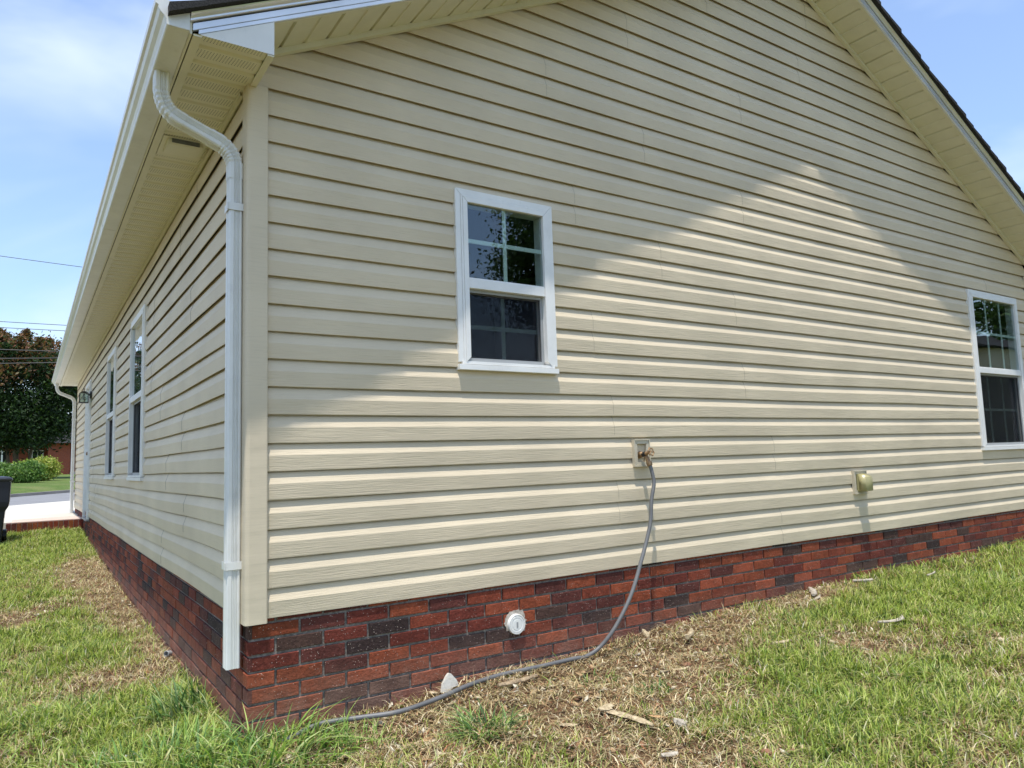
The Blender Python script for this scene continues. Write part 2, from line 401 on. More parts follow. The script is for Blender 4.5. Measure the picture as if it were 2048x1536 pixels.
# driveway, road, kerb, far lawn as skewed sheets
def strip(name, yf0, yf1, z, m, x0=-60, x1=60, n=60, zb=None):
    mb = MB(); vs = []; fs = []
    X = np.linspace(x0, x1, n)
    for x in X: vs += [(x, yf0(x), z), (x, yf1(x), z)]
    for i in range(n-1): fs.append((2*i, 2*i+2, 2*i+3, 2*i+1))
    if zb is not None:
        k = len(vs)
        for x in X: vs += [(x, yf0(x), zb), (x, yf1(x), zb)]
        for i in range(n-1): fs += [(2*i, k+2*i, k+2*i+2, 2*i+2), (2*i+1, 2*i+3, k+2*i+3, k+2*i+1)]
    mb.add(vs, fs); return tag(mb.build(name, m, fix=True), kind='structure')
strip("driveway", lambda x: 11.12 if x < 0.0 else 13.6, lambda x: max(drive_y(x), 13.7), ZPAT, M_CONC, x0=-8.8, x1=12, n=210, zb=-.3)
strip("road", lambda x: max(drive_y(x), 11.2), lambda x: max(kerb_y(x), 11.4), ZPAT-.008, M_ROAD, x0=-14, x1=60)
strip("kerb", lambda x: kerb_y(x), lambda x: kerb_y(x)+.45, .0, M_KERB, x0=-14, x1=60, zb=-.2)
XS = np.linspace(-60, 90, 76); D = np.concatenate([[0, .6, 1.6, 3], np.linspace(5, 120, 50)])
def lawn_mesh():
    XX, DD = np.meshgrid(XS, D); YY = kerb_y(XX)+.45+DD
    ZZ = np.interp(DD, [0, 1.6, 3, 120], [.0, .16, .2, 1.5])
    me = grid_mesh(XS, D, lambda a, b: 0*a)
    co = np.stack([XX, YY, ZZ], -1).reshape(-1, 3).astype('f').ravel(); me.vertices.foreach_set('co', co); me.update(); return me
lw = link("far_lawn", lawn_mesh(), M_LAWN); tag(lw, kind='structure')
def lawn_z(x, y): return float(np.interp(y-kerb_y(x)-.45, [0, 1.6, 3, 120], [.0, .16, .2, 1.5]))
# ------------------------------------------------------------------ the house
W = 8.06; LEN = 13.40; EX = .127
house = empty("house", (0, 0, 0), "single storey house clad in beige lap siding on a low red brick foundation", "house")
def PG(u, z, o): return (u, -o, z)
def PL(u, z, o): return (-o, u, z)
def rakez(x): return 2.535+.5*min(x, W-x)
PROF = [(.012, -.0058), (0, -.0055), (0, -.0018), (.004, -.0012), (.069, .0010), (.073, -.0002), (.084, -.0045), (.097, -.0090), (.110, -.0130), (.119, -.0162), (.1235, -.0205), (.142, -.0225)]
def clipprof(pr, zlo, zhi):
    o = []
    for (a, b) in zip(pr[:-1], pr[1:]):
        if b[0] < a[0]:
            if zlo <= b[0] <= zhi: o += [a, b]
            continue
        if a[0] == b[0]:
            if zlo <= a[0] <= zhi: o += [a, b]
            continue
        lo, hi = max(a[0], zlo), min(b[0], zhi)
        if lo >= hi: continue
        f = lambda z: (z, a[1]+(b[1]-a[1])*(z-a[0])/(b[0]-a[0]))
        o += [f(lo), f(hi)]
    return o
def siding(name, P, u0, u1, ncourse, holes, lim, mtl, wob=.0015, seed=1, seams=None, gable=False, base=0):
    mb = MB(); rnd = random.Random(seed)
    for k in range(ncourse):
        p = k//2; z0 = k*EX+base
        if k % 2 == 0:
            sm = list(seams[p % len(seams)]) if seams else []
        cuts = sorted(set([u0, u1]+[s for s in sm if u0 < s < u1]))
        ph = rnd.uniform(0, 6)
        if k % 2 == 0: w1, w2 = rnd.uniform(.5, 1.1), rnd.uniform(0, 6)
        for pi, (a, b) in enumerate(zip(cuts[:-1], cuts[1:])):
            off = .0013*(pi % 2)
            bnd = sorted(set([a, b]+[h for H in holes for h in H[:2] if a < h < b]))
            for (c, d) in zip(bnd[:-1], bnd[1:]):
                mid = (c+d)/2; zr = [(-9, 99)]
                for H in holes:
                    if H[0] <= mid <= H[1]: zr = [(-9, H[2]-z0), (H[3]-z0, 99)]
                n = max(1, int((d-c)/.3)); st = [c+(d-c)*i/n for i in range(n+1)]
                if gable:
                    for e in (0, .03, .06, .1, .15, .2, .27): # extra stations so slopes clip cleanly
                        pass
                for (zl, zh) in zr:
                    pr = clipprof(PROF, zl, zh)
                    if len(pr) < 2: continue
                    m = len(pr); vs = []
                    for u in st:
                        dz = wob*math.sin(u*w1*2+w2)+wob*.5*math.sin(u*3.1+ph); do = .0007*math.sin(u*2.3+ph)+off
                        for (zz, oo) in pr:
                            z = z0+zz; uu = u
                            if lim:
                                l, r_ = lim(z); uu = min(max(u, l), r_)
                            vs.append(P(uu, z+dz*(1 if zz < .13 else 1), oo+do))
                    fs = [(i*m+j, (i+1)*m+j, (i+1)*m+j+1, i*m+j+1) for i in range(n) for j in range(m-1)]
                    mb.add(vs, fs)
    return mb.build(name, mtl, house, fix=False)
def glim(z):
    s = max(.04, (z-2.532)/.5); return (min(s, W/2), max(W-s, W/2))
W1 = (1.070, 1.713, 1.128, 2.112); W2 = (6.685, 7.715, .592, 2.140)
WA = (3.37, 4.33, .575, 2.05); WB = (5.75, 6.70, .575, 2.045); DOOR = (9.50, 10.40, -.02, 2.06)
def inset(w, k=.03): return (w[0]+k, w[1]-k, w[2]+k, w[3]-k)
gseams = [(1.05+2.6, 6.1), (2.14, 5.2), (3.62, 7.2), (2.13, 5.6), (3.35, 6.4), (2.0, 5.95), (3.3, 6.6), (2.6, 5.3), (1.9, 4.3, 7.1), (3.45, 6.2), (2.5, 5.9), (1.72, 4.6), (3.5, 6.6), (2.4, 5.2), (4.25,), (3.2, 5.2), (4.4,)]
siding("gable_siding", PG, .03, W-.03, 36, [inset(W1), inset(W2)], glim, M_SID, .0020, 3, gseams, True)
lseams = [(2.35, 5.3, 9), (1.5, 4.8, 8.4), (2.2, 5.0, 8.8), (1.6, 4.5, 7.6), (2.5, 5.4, 9), (3.0, 5.1, 8.1), (1.35, 4.9, 7.2), (2.9, 5.2, 8), (1.75, 4.9, 8.3), (1.2, 5.2, 7.4)]
siding("side_siding", PL, .03, LEN-.02, 19, [inset(WA), inset(WB), inset(DOOR)], None, M_SIDL, .0035, 5, lseams)
# far and right walls, seen only from elsewhere
mb = MB()
mb.add([(.0, LEN, -.0), (W, LEN, 0), (W, LEN, 2.45), (W/2, LEN, rakez(W/2)), (0, LEN, 2.45)], [(0, 1, 2, 3, 4)])
mb.add([(W, 0.0, 0), (W, LEN, 0), (W, LEN, 2.5), (W, 0.0, 2.5)], [(0, 1, 2, 3)])
mb.build("rear_siding", M_SIDL, house, fix=False)
# dark backing behind the laps and an unlit room
mb = MB()
def slab_with_holes(mb, P, u0, u1, z0, z1, holes, o0, o1):
    us = sorted({u0, u1, *[h for H in holes for h in H[:2]]})
    for a, b in zip(us[:-1], us[1:]):
        zr = [(z0, z1)]
        for H in holes:
            if H[0] <= (a+b)/2 <= H[1]: zr = [(z0, H[2]), (H[3], z1)]
        for (c, d) in zr:
            if d-c < 1e-4: continue
            p, q = P(a, c, o0), P(b, d, o1)
            mb.box([min(p[i], q[i]) for i in range(3)], [max(p[i], q[i]) for i in range(3)])
slab_with_holes(mb, PG, .05, W-.05, 0, 2.42, [inset(W1), inset(W2)], -.05, -.03)
mb.prism([(.05, 2.425), (W-.05, 2.425), (W-.05, 2.50), (W/2, 4.50), (.05, 2.50)], 1, .031, .05)
slab_with_holes(mb, PL, .06, LEN-.05, 0, 2.40, [inset(WA), inset(WB), inset(DOOR)], -.05, -.03)
mb.box((.06, .06, 2.405), (W-.06, LEN-.06, 2.42)); mb.box((W-.05, .06, 0), (W-.03, LEN-.06, 2.40))
mb.box((.06, LEN-.05, 0), (W-.06, LEN-.03, 2.40)); mb.box((.06, .06, -.05), (W-.06, LEN-.06, -.03))
mb.box((.06, 3.0, -.02), (W-.06, 3.05, 2.40))
mb.box((3.2, .06, -.02), (3.25, 2.99, 2.40)); mb.box((2.6, 3.06, -.02), (2.65, LEN-.1, 2.40))
mb.build("inner_wall", M_ROOM, house)

# corner posts
def post(name, px, sx):
    mb = MB(); x0 = px
    poly = [(0, 0), (.090, 0), (.090, .004), (.094, .004), (.094, .022), (.088, .022), (.088, .012), (.012, .012), (.012, .088), (.022, .088), (.022, .094), (.004, .094), (.004, .09), (0, .09), (0, .008), (.002, .002), (.008, 0)]
    poly = [q for q in poly if q not in ((0, 0), (0, .008), (.002, .002), (.008, 0), (0, .09))]
    poly = [(.017, 0)]+poly+[(0, .09), (0, .017), (.0035, .0065), (.0065, .0035)]
    mb.prism([(x0+sx*(a-.006), b-.020) for a, b in poly], 2, -.014, 2.405)
    return mb.build(name, M_POST, house)
post("corner_post", 0, 1); post("corner_post", W, -1)

# J channel along the rake and under the eave
mb = MB()
for s in (0, 1):
    X = lambda x: x if s == 0 else W-x
    for (dy, z0, z1) in ((-.024, -.022, .008),):
        vs = []
        for x in (.036, W/2):
            zz = rakez(x)
            vs += [(X(x), -.026, zz-.020), (X(x), -.002, zz-.024), (X(x), -.002, zz+.012), (X(x), -.026, zz+.010)]
        mb.add(vs, [(0, 1, 2, 3), (7, 6, 5, 4), (0, 4, 5, 1), (1, 5, 6, 2), (2, 6, 7, 3), (3, 7, 4, 0)])
mb.build("rake_channel", M_CREAM, house)
mb = MB(); mb.box((-.018, .078, 2.383), (-.0165, LEN-.08, 2.400)); mb.box((-.0160, .078, 2.383), (-.001, LEN-.08, 2.3845)); mb.build("eave_channel", M_CREAM, house)

# rake soffit with V grooves, both slopes
def rake_soffit(s):
    mb = MB(); X = (lambda x: x) if s == 0 else (lambda x: W-x)
    vs = []; fs = []; pts = []
    x = .034; step = .127/1.118; k = 0
    while x < W/2-.06:
        dp = .015 if k % 2 == 0 else .007
        pts += [(x, 0), (x+.096*step/.1136, 0), (x+.100*step/.1136, dp), (x+.108*step/.1136, dp)]; x += step; k += 1
    pts.append((W/2, 0))
    for (x, d) in pts: vs += [(X(x), -.300, rakez(x)+.008+d), (X(x), -.001, rakez(x)+.008+d)]
    n = len(pts); fs = [(2*i, 2*i+2, 2*i+3, 2*i+1) for i in range(n-1)]
    mb.add(vs, fs); mb.build("rake_soffit", M_CREAM, house, fix=False)
rake_soffit(0); rake_soffit(1)
# rake boards: lower band, groove, drip edge, front plane y=-.315
for s in (0, 1):
    X = (lambda x: x) if s == 0 else (lambda x: W-x)
    mb = MB()
    def bandp(x0, z0, z1, ya, yb, notch=0):
        vs = []
        for i, x in enumerate((x0, W/2)):
            zz = 2.535+.5*x; dz0 = z0+(notch if i == 0 else 0)
            vs += [(X(x), ya, zz+dz0), (X(x), yb, zz+dz0), (X(x), yb, zz+z1), (X(x), ya, zz+z1)]
        mb.add(vs, [(0, 1, 2, 3), (7, 6, 5, 4), (0, 4, 5, 1), (1, 5, 6, 2), (2, 6, 7, 3), (3, 7, 4, 0)])
    bandp(-.268, .000, .018, -.3150, -.299); bandp(-.290, .020, .049, -.3165, -.299)
    mb.build("rake_board", M_RAKE, house, bevel=.0012)
    mb = MB(); bandp(-.262, .0495, .0555, -.3100, -.299); mb.build("rake_gap", M_DARK, house)
    mb = MB(); bandp(.034, .0035, .0060, -.2985, -.272); mb.build("soffit_edge_trim", M_CREAM, house)
    # drip edge: curved
    mb = MB(); prof = [(-.300, .056), (-.3225, .056), (-.3245, .059), (-.319, .063), (-.320, .070), (-.326, .077), (-.336, .083), (-.338, .0875), (-.300, .0875)]
    vs = []
    for x in (-.30, W/2): vs += [(X(x), a, 2.535+.5*x+b) for a, b in prof]
    m = len(prof); fs = [(j, (j+1) % m, (j+1) % m+m, j+m) for j in range(m)]+[tuple(range(m))]
    mb.add(vs, fs); mb.build("drip_edge", M_RAKE, house)
# boxed eave return
for s in (0, 1):
    X = (lambda x: x) if s == 0 else (lambda x: W-x)
    mb = MB()
    fr = [(-.262, 2.400), (.033, 2.400), (.033, 2.5495), (-.262, 2.402)]
    mb.prism([(X(a), b) for a, b in fr], 1, -.3135, -.3115)
    mb.build("eave_return", M_WHITE, house)
    mb = MB(); mb.prism([(-.3110, 2.399), (-.003, 2.399), (-.003, 2.553), (-.3110, 2.553)], 0, X(.0305), X(.0335))
    mb.build("eave_return_side", M_CREAM, house)
    mb = MB(); mb.box((min(X(.006), X(.0335)), -.3108, 2.3925), (max(X(.006), X(.0335)), -.022, 2.3985)); mb.build("soffit_channel", M_CREAM, house)
# eave soffit with V grooves (period .130)
def eave_soffit(s):
    X = (lambda x: x) if s == 0 else (lambda x: W-x)
    ys_ = []; y = -.3115
    k = math.floor((y+10)/.13); pts = [(-.3115, 0)]
    while True:
        b = k*.13-10
        for (o, d) in ((.004, 0), (.010, .009), (.022, .009), (.034, 0)):
            if b+o > -.311 and b+o < LEN+.3: pts.append((b+o, d))
        k += 1
        if b > LEN+.3: break
    mb = MB(); vs = []
    for (y, d) in pts: vs += [(X(-.285), y, 2.401+d), (X(.006 if y < -.02 else 0.03), y, 2.401+d)]
    mb.add(vs, [(2*i, 2*i+2, 2*i+3, 2*i+1) for i in range(len(pts)-1)])
    return mb.build("eave_soffit", M_SOFF, house, fix=False)
eave_soffit(0); eave_soffit(1)
for s in (0, 1):
    X = (lambda x: x) if s == 0 else (lambda x: W-x)
    mb = MB()
    y = -.311; k = 0
    while y < LEN+.3:
        y1 = min(y+3.66, LEN+.31)
        mb.box((min(X(-.2875), X(-.254)), y+.002, 2.3935-.0012*(k % 2)), (max(X(-.2875), X(-.254)), y1, 2.4005)); y = y1; k += 1
    mb.build("fascia_channel", M_CREAM, house)
    mb = MB(); mb.box((min(X(-.302), X(-.292)), -.3112, 2.396), (max(X(-.302), X(-.292)), LEN+.31, 2.47)); mb.build("fascia", M_CREAM, house)
    # gutter
    prof = [(-.303, 2.492), (-.303, 2.3975), (-.384, 2.3975), (-.388, 2.4010), (-.390, 2.420), (-.398, 2.434), (-.412, 2.447), (-.419, 2.460), (-.419, 2.470), (-.429, 2.476), (-.431, 2.500), (-.423, 2.503), (-.421, 2.497),
            (-.426, 2.480), (-.416, 2.473), (-.414, 2.461), (-.395, 2.438), (-.386, 2.420), (-.384, 2.403), (-.308, 2.402), (-.3065, 2.492)]
    mb = MB(); mb.prism([(X(a), b) for a, b in prof], 1, -.325, LEN+.32)
    gt = mb.build("gutter", M_GUT, house)
    mb = MB(); outer = prof[:12]
    for (ya, yb) in ((-.329, -.3255), (LEN+.3205, LEN+.324)):
        mb = MB(); mb.prism([(X(a+(.0)), b) for a, b in outer], 1, ya, yb); mb.build("end_cap", M_GUT, gt, bevel=.001)
    for yy in (2.55, 8.6):
        mb = MB(); mb.prism([(X(a-.0012 if a < -.31 else a), b-.0012 if b < 2.45 else b) for a, b in outer], 1, yy, yy+.05)
        mb.build("gutter_seam", M_GUT, gt)
# roof shingles
for s in (0, 1):
    X = (lambda x: x) if s == 0 else (lambda x: W-x)
    mb = MB(); n = 31; rr = random.Random(4+s)
    for i in range(n):
        a = -.385+i*.1425; b = min(a+.165, W/2+.02); e = rr.uniform(-.006, .006)
        za = 2.535+.5*a+.0885; zb = 2.535+.5*b+.0885
        mb.add([(X(a), -.366+e, za+.001), (X(b), -.366+e, zb), (X(b), -.366+e, zb+.022), (X(a), -.366+e, za+.040),
                (X(a), LEN+.365, za+.001), (X(b), LEN+.365, zb), (X(b), LEN+.365, zb+.022), (X(a), LEN+.365, za+.040)],
               [(0, 1, 2, 3), (4, 7, 6, 5), (0, 4, 5, 1), (1, 5, 6, 2), (2, 6, 7, 3), (3, 7, 4, 0)])
    mb.build("roof", M_SHING, house)

# ------------------------------------------------------------------ windows
def ring(mb, P, u0, u1, z0, z1, wd, oa, ob, gap=.0006, bottom=True, wt=None, wb=None):
    """mitred frame, out from oa to ob"""
    wt = wt or wd; wb = wb or wd
    ou = [(u0, z0), (u1, z0), (u1, z1), (u0, z1)]; inn = [(u0+wd, z0+wb), (u1-wd, z0+wb), (u1-wd, z1-wt), (u0+wd, z1-wt)]
    for i in range(4):
        if i == 0 and not bottom: continue
        j = (i+1) % 4; q = [ou[i], ou[j], inn[j], inn[i]]
        c = (sum(a for a, b in q)/4, sum(b for a, b in q)/4)
        dx = 1 if i in (0, 2) else 0; dz = 1-dx
        q = [(a-math.copysign(gap*dx, a-c[0]), b-math.copysign(gap*dz, b-c[1])) for a, b in q]
        vs = [P(a, b, oa) for a, b in q]+[P(a, b, ob) for a, b in q]
        mb.add(vs, [(0, 1, 2, 3), (7, 6, 5, 4), (0, 4, 5, 1), (1, 5, 6, 2), (2, 6, 7, 3), (3, 7, 4, 0)])
def pbox(mb, P, u0, u1, z0, z1, oa, ob):
    p, q = P(u0, z0, oa), P(u1, z1, ob); mb.box([min(p[i], q[i]) for i in range(3)], [max(p[i], q[i]) for i in range(3)])
def window(P, w, zm, cols, rows, label, blinds=False, lowmunt=True, name="window"):
    u0, u1, z0, z1 = w
    win = bpy.data.objects.new(name, None); COL.objects.link(win); win.parent = house; win.location = P(u0, z0, 0)
    if label: win['label'] = label
    mb = MB(); sill = .040
    ring(mb, P, u0, u1, z0+sill, z1, .030, -.02, .013, wb=.004, bottom=False)
    ring(mb, P, u0+.0305, u1-.0305, z0+sill, z1-.0305, .012, -.06, .0165, wb=.004, bottom=False)
    ring(mb, P, u0+.043, u1-.043, z0+sill+.0, z1-.043, .028, -.075, .0200, bottom=False)
    mb.build("frame", M_WHITE, win, bevel=.0012)
    mb = MB(); pbox(mb, P, u0-.002, u1+.002, z0, z0+.028, -.02, .024); pbox(mb, P, u0+.02, u1-.02, z0+.0305, z0+sill+.006, -.07, .017)
    mb.build("sill", M_WHITE, win, bevel=.0015)
    a, b = u0+.0715, u1-.0715; zt = z1-.0715; zb = z0+sill+.0065
    # meeting rail
    mb = MB(); pbox(mb, P, a, b, zm-.028, zm+.022, -.05, .014); pbox(mb, P, a, b, zm+.0225, zm+.031, -.05, .008)
    mb.build("meeting_rail", M_WHITE, win, bevel=.0015)
    mb = MB(); pbox(mb, P, a, b, zm+.0315, zt, -.0020, .0010); 
    gl = mb.build("upper_glass", M_GLASS, win)
    # lower sash
    mb = MB(); ring(mb, P, a+.0005, b-.0005, zb, zm-.0285, .020, -.055, -.035); mb.build("lower_sash", M_WHITE, win)
    mb = MB(); pbox(mb, P, a+.021, b-.021, zb+.021, zm-.050, -.046, -.043); mb.build("lower_glass", M_GLASS, win)
    # screen
    mb = MB(); ring(mb, P, a+.0008, b-.0008, zb+.0005, zm-.029, .016, -.026, -.014, wb=.022); mb.build("screen_frame", M_GREY, win)
    mb = MB(); pbox(mb, P, a+.017, b-.017, zb+.023, zm-.0455, -.0215, -.0205); mb.build("screen", M_SCREEN, win)
    # muntins
    for (q0, q1, o) in ((zm+.0315, zt, -.0020),) + (((zb+.021, zm-.050, -.043),) if lowmunt else ()):
        mb = MB()
        for c in range(1, cols):
            u = a+(b-a)*c/cols; pbox(mb, P, u-.0115, u+.0115, q0, q1, o-.012, o-.006)
        for r_ in range(1, rows):
            z = q0+(q1-q0)*r_/rows; pbox(mb, P, a, b, z-.0115, z+.0115, o-.0125, o-.0055)
        if cols > 1: mb.build("muntin_grid", M_MUNT, win)
    if blinds:
        mb = MB()
        for i in range(9):
            u = a+.06+(b-a-.1)*i/9; pbox(mb, P, u, u+.055, zb+.03, zt-.03, -.16-.01*(i % 2), -.155-.01*(i % 2))
        mb.build("curtain", M_CURT, win)
    return win
M_MUNT = plain("muntin_white", (.80, .84, .81), .5); M_CURT = plain("curtain_cloth", (.42, .42, .42), .8)
window(PG, W1, 1.598, 2, 2, "small four over four window in white trim near the corner")
window(PG, W2, 1.36, 3, 2, "taller window with six panes above the rail near the far gable corner")
window(PL, WA, 1.31, 1, 1, "side window nearer the corner with grey curtain in its lower half", blinds=True)
window(PL, WB, 1.31, 1, 1, "side window farther from the corner with dark panes")

# door in the side wall
dr = bpy.data.objects.new("door", None); COL.objects.link(dr); dr.parent = house; dr.location = (0, DOOR[0], DOOR[2])
mb = MB(); ring(mb, PL, DOOR[0], DOOR[1], DOOR[2]-.02, DOOR[3], .055, -.02, .028, bottom=False, wb=.001); ring(mb, PL, DOOR[0]-.028, DOOR[1]+.028, DOOR[2]-.02, DOOR[3]+.028, .027, -.012, .014, bottom=False, wb=.001)
mb.build("door_frame", M_WHITE, dr, bevel=.0015)
mb = MB(); pbox(mb, PL, DOOR[0]+.056, DOOR[1]-.056, DOOR[2], DOOR[3]-.056, -.05, -.02); mb.build("door_panel", M_WHITE, dr)
mb = MB(); pbox(mb, PL, DOOR[0], DOOR[1], DOOR[2]-.045, DOOR[2]-.0215, -.05, .035); mb.build("threshold", M_GREY, dr)
mb = MB(); c = Vector(PL(DOOR[0]+.12, .95, -.02)); mb.lathe(c, (-1, 0, 0), [(0, .012), (.03, .012), (.035, .026), (.055, .028), (.065, .015)], 12); mb.build("door_knob", M_BRASS, dr, smooth=True)

# ------------------------------------------------------------------ brick foundation
PAL = [((.28, .068, .030), 11), ((.23, .052, .027), 9), ((.17, .038, .025), 6), ((.12, .036, .028), 5), ((.052, .032, .029), 3), ((.09, .048, .037), 4), ((.31, .075, .036), 4)]
def pickcol(rr):
    t = rr.random()*sum(w_ for _, w_ in PAL)
    for c, w_ in PAL:
        t -= w_
        if t < 0: break
    j = rr.uniform(.82, 1.12); return tuple(k*j for k in c)
def bricks(mb, P, u0, u1, rows, o_face, start, seed, endcols=None):
    rr = random.Random(seed); PIT = .2135; H_ = .0667
    for r_ in range(rows):
        zt = .0422-r_*H_; zb = zt-H_+.0118
        sh = start[r_ % 2]; u = sh-PIT*math.ceil((sh-u0)/PIT)
        first = True
        while u < u1-.01:
            a, b = max(u, u0), min(u+PIT-.0118, u1)
            if b-a > .015:
                col = pickcol(rr)
                if a == u0 and endcols is not None: col = endcols.setdefault(r_, col)
                jo = rr.uniform(-.002, .002); jz = rr.uniform(-.001, .001); e = .0022
                q = [(a, zb), (b, zb), (b, zt), (a, zt)]; qi = [(a+e, zb+e), (b-e, zb+e), (b-e, zt-e), (a+e, zt-e)]
                vs = [P(x, z+jz, o_face+jo) for x, z in qi]+[P(x, z+jz, o_face+jo-.0025) for x, z in q]+[P(x, z+jz, o_face-.02) for x, z in q]
                fs = [(0, 1, 2, 3)]+[(i, (i+1) % 4, (i+1) % 4+4, i+4) for i in range(4)]+[(i+4, (i+1) % 4+4, (i+1) % 4+8, i+8) for i in range(4)]
                mb.add(vs, fs, col)
            u += PIT
ec = {}
mb = MB(); bricks(mb, PG, .0122, W-.012, 10, -.012, (.1385, .245), 11, ec)
# hidden top course under the siding
mb.build("brick_foundation", M_BRICK, house, fix=False)
mb = MB(); bricks(mb, PL, .0122, LEN-.012, 10, -.012, (.2095, .103), 12, ec); mb.build("brick_foundation", M_BRICK, house, fix=False)
mb = MB()
mb.box((.022, .022, -.75), (W-.022, LEN-.02, -.0)); 
mb.build("mortar", M_MORT, house)

# ------------------------------------------------------------------ downspouts
def spout_prof(hw=.0305, hd=.035):
    """rounded rectangle with ribs on all faces; a axis then b axis"""
    pts = []; 
    def side(p, q, nrm):
        L_ = math.dist(p, q); n = 32; o = []
        for i in range(n+1):
            t = i/n; d = 0
            if .30 < t < .86:
                d = -.0052*(.5-.5*math.cos((t-.30)/.56*2*math.pi*4))
            o.append((p[0]+(q[0]-p[0])*t+nrm[0]*d, p[1]+(q[1]-p[1])*t+nrm[1]*d))
        return o
    c = .006
    pts += side((hw, -hd+c), (hw, hd-c), (1, 0)); pts += side((hw-c, hd), (-hw+c, hd), (0, 1))
    pts += side((-hw, hd-c), (-hw, -hd+c), (-1, 0)); pts += side((-hw+c, -hd), (hw-c, -hd), (0, -1))
    return pts
def arc(p0, p1, p2, n=10):
    p0, p1, p2 = map(Vector, (p0, p1, p2)); return [p0.lerp(p1, t).lerp(p1.lerp(p2, t), t) for t in [i/n for i in range(n+1)]]
def downspout(yc, zb, xw, straps, crimp=True, xt=-.350):
    root = bpy.data.objects.new("downspout", None); COL.objects.link(root); root.parent = house; root.location = (xw, yc, zb)
    pr = spout_prof()
    def seg(path, sc=1.0, nm="pipe", wr=False):
        mb = MB(); n = len(path); m = len(pr); vs = []
        path = [Vector(p) for p in path]
        for i, p in enumerate(path):
            t = (path[min(i+1, n-1)]-path[max(i-1, 0)]).normalized(); b = Vector((0, 1, 0)); a = b.cross(t).normalized()
            k = sc*(1-(.10 if (wr and i % 2 == 1 and 3 < i < n-4) else 0))
            for q in pr: vs.append(p+a*q[0]*k+b*(-q[1])*(sc if not wr else k))
        fs = [(i*m+j, i*m+(j+1) % m, (i+1)*m+(j+1) % m, (i+1)*m+j) for i in range(n-1) for j in range(m)]
        mb.add(vs, fs); return mb.build(nm, M_SPOUT, root, smooth=True, angle=14)
    top = (xt, yc, 2.3985); b1 = (xt, yc, 2.235); d = Vector((-.137-xt, 0, 2.165-2.262)).normalized()
    k2 = Vector(b1)+Vector((.13, 0, -.062))
    d = (Vector((xw-.0, yc, 2.108))-Vector(b1)).normalized()
    el1 = [top, (xt, yc, 2.37), (xt, yc, 2.345)]+arc((xt, yc, 2.335), b1, Vector(b1)+d*.085, 16)
    el1 += [Vector(b1)+d*.105]
    seg(el1, 1.0, "upper_elbow", True)
    seg([Vector(b1)+d*.095, Vector(b1)+d*.15, Vector(b1)+d*.225], .95, "offset_pipe")
    kb = Vector((xw, yc, 2.108))
    el2 = [Vector(b1)+d*.215, Vector(b1)+d*.235]+arc(kb-d*.085, kb, kb+Vector((0, 0, -.09)), 16)+[kb+Vector((0, 0, -.12)), kb+Vector((0, 0, -.14))]
    seg(el2, 1.03, "lower_elbow", True)
    seg([kb+Vector((0, 0, -.13)), (xw, yc, 1.2), (xw-.0, yc, .4), (xw, yc, zb)], .96, "pipe")
    for z in straps:
        mb = MB(); h = .0335; D_ = .0375
        for (lo, hi) in (((xw-h, yc-D_-.0015, z-.017), (xw+h, yc-D_, z+.017)), ((xw-h-.0015, yc-D_, z-.017), (xw-h, yc+D_, z+.017)), ((xw+h, yc-D_, z-.017), (xw+h+.0015, yc+D_, z+.017)),
                         ((xw-h-.006, yc-D_-.004, z-.016), (xw-h-.0016, yc-D_+.004, z+.016)), ((xw+h+.0016, yc-.02, z-.017), (min(-.001, xw+h+.02), yc+.02, z+.017))): mb.box(lo, hi)
        mb.build("strap", M_SPOUT, root, bevel=.0006)
    return root
ds = downspout(.082, -.197, -.037, (.235, 1.835)); ds['label'] = "ribbed white downspout beside the near corner post"
dn = downspout(13.28, -.09, -.052, (.5, 1.7)); dn['label'] = "pale downspout at the far end of the side wall"
# ------------------------------------------------------------------ things fixed on the house
# bath vent hood under the eave
v = empty("soffit_vent", (-.14, .82, 2.40), "beige hooded exhaust vent with dark louvres under the eave", "vent")
mb = MB(); mb.prism([(.735, 2.3985), (.735, 2.372), (.748, 2.366), (.93, 2.3885), (.965, 2.3985)], 0, -.225, -.055)
mb.build("hood", M_CREAM, v, bevel=.002)
mb = MB(); mb.box((-.250, .715, 2.3940), (-.035, .985, 2.3982)); mb.build("flange", M_CREAM, v)
mb = MB(); mb.prism([(.7335, 2.373), (.7346, 2.397), (.7300, 2.397), (.7290, 2.373)], 0, -.208, -.072); mb.build("grille_opening", M_DARK, v)
mb = MB()
for i in range(26):
    x = -.2065+i*.0053; mb.box((x, .7255, 2.3735), (x+.0021, .7285, 2.3965))
mb.build("louvre", M_GREY, v)
# hose tap in its mounting box
tp = empty("hose_tap", (2.33, -.03, .665), "brass hose tap with round handle in a recessed beige plate", "tap")
mb = MB(); ring(mb, PG, 2.264, 2.396, .583, .750, .008, -.004, .022); ring(mb, PG, 2.2725, 2.3875, .5915, .7415, .020, -.006, .017); mb.build("mounting_plate", M_TRIM, tp, bevel=.001)
mb = MB(); pbox(mb, PG, 2.292, 2.368, .611, .722, -.0135, -.0095); mb.build("recess", M_TRIM, tp)
mb = MB(); mb.lathe((2.325, .010, .657), (0, -1, 0), [(0, .024), (.010, .024), (.012, .017), (.03, .017), (.034, .013), (.055, .013)], 16)
mb.lathe((2.325, -.040, .657), (.05, -1, .28), [(0, .012), (.02, .013), (.025, .010), (.045, .009)], 12); mb.tube([(2.325, -.030, .657), (2.332, -.052, .640), (2.336, -.062, .612)], [.013, .0125, .0135], 12); mb.build("tap_body", M_BRASS, tp, smooth=True, angle=40)
mb = MB(); mb.lathe((2.325, -.042, .657), (.05, -1, .28), [(-.012, .0165), (.012, .0165)], 6); mb.build("packing_nut", M_BLACK, tp)
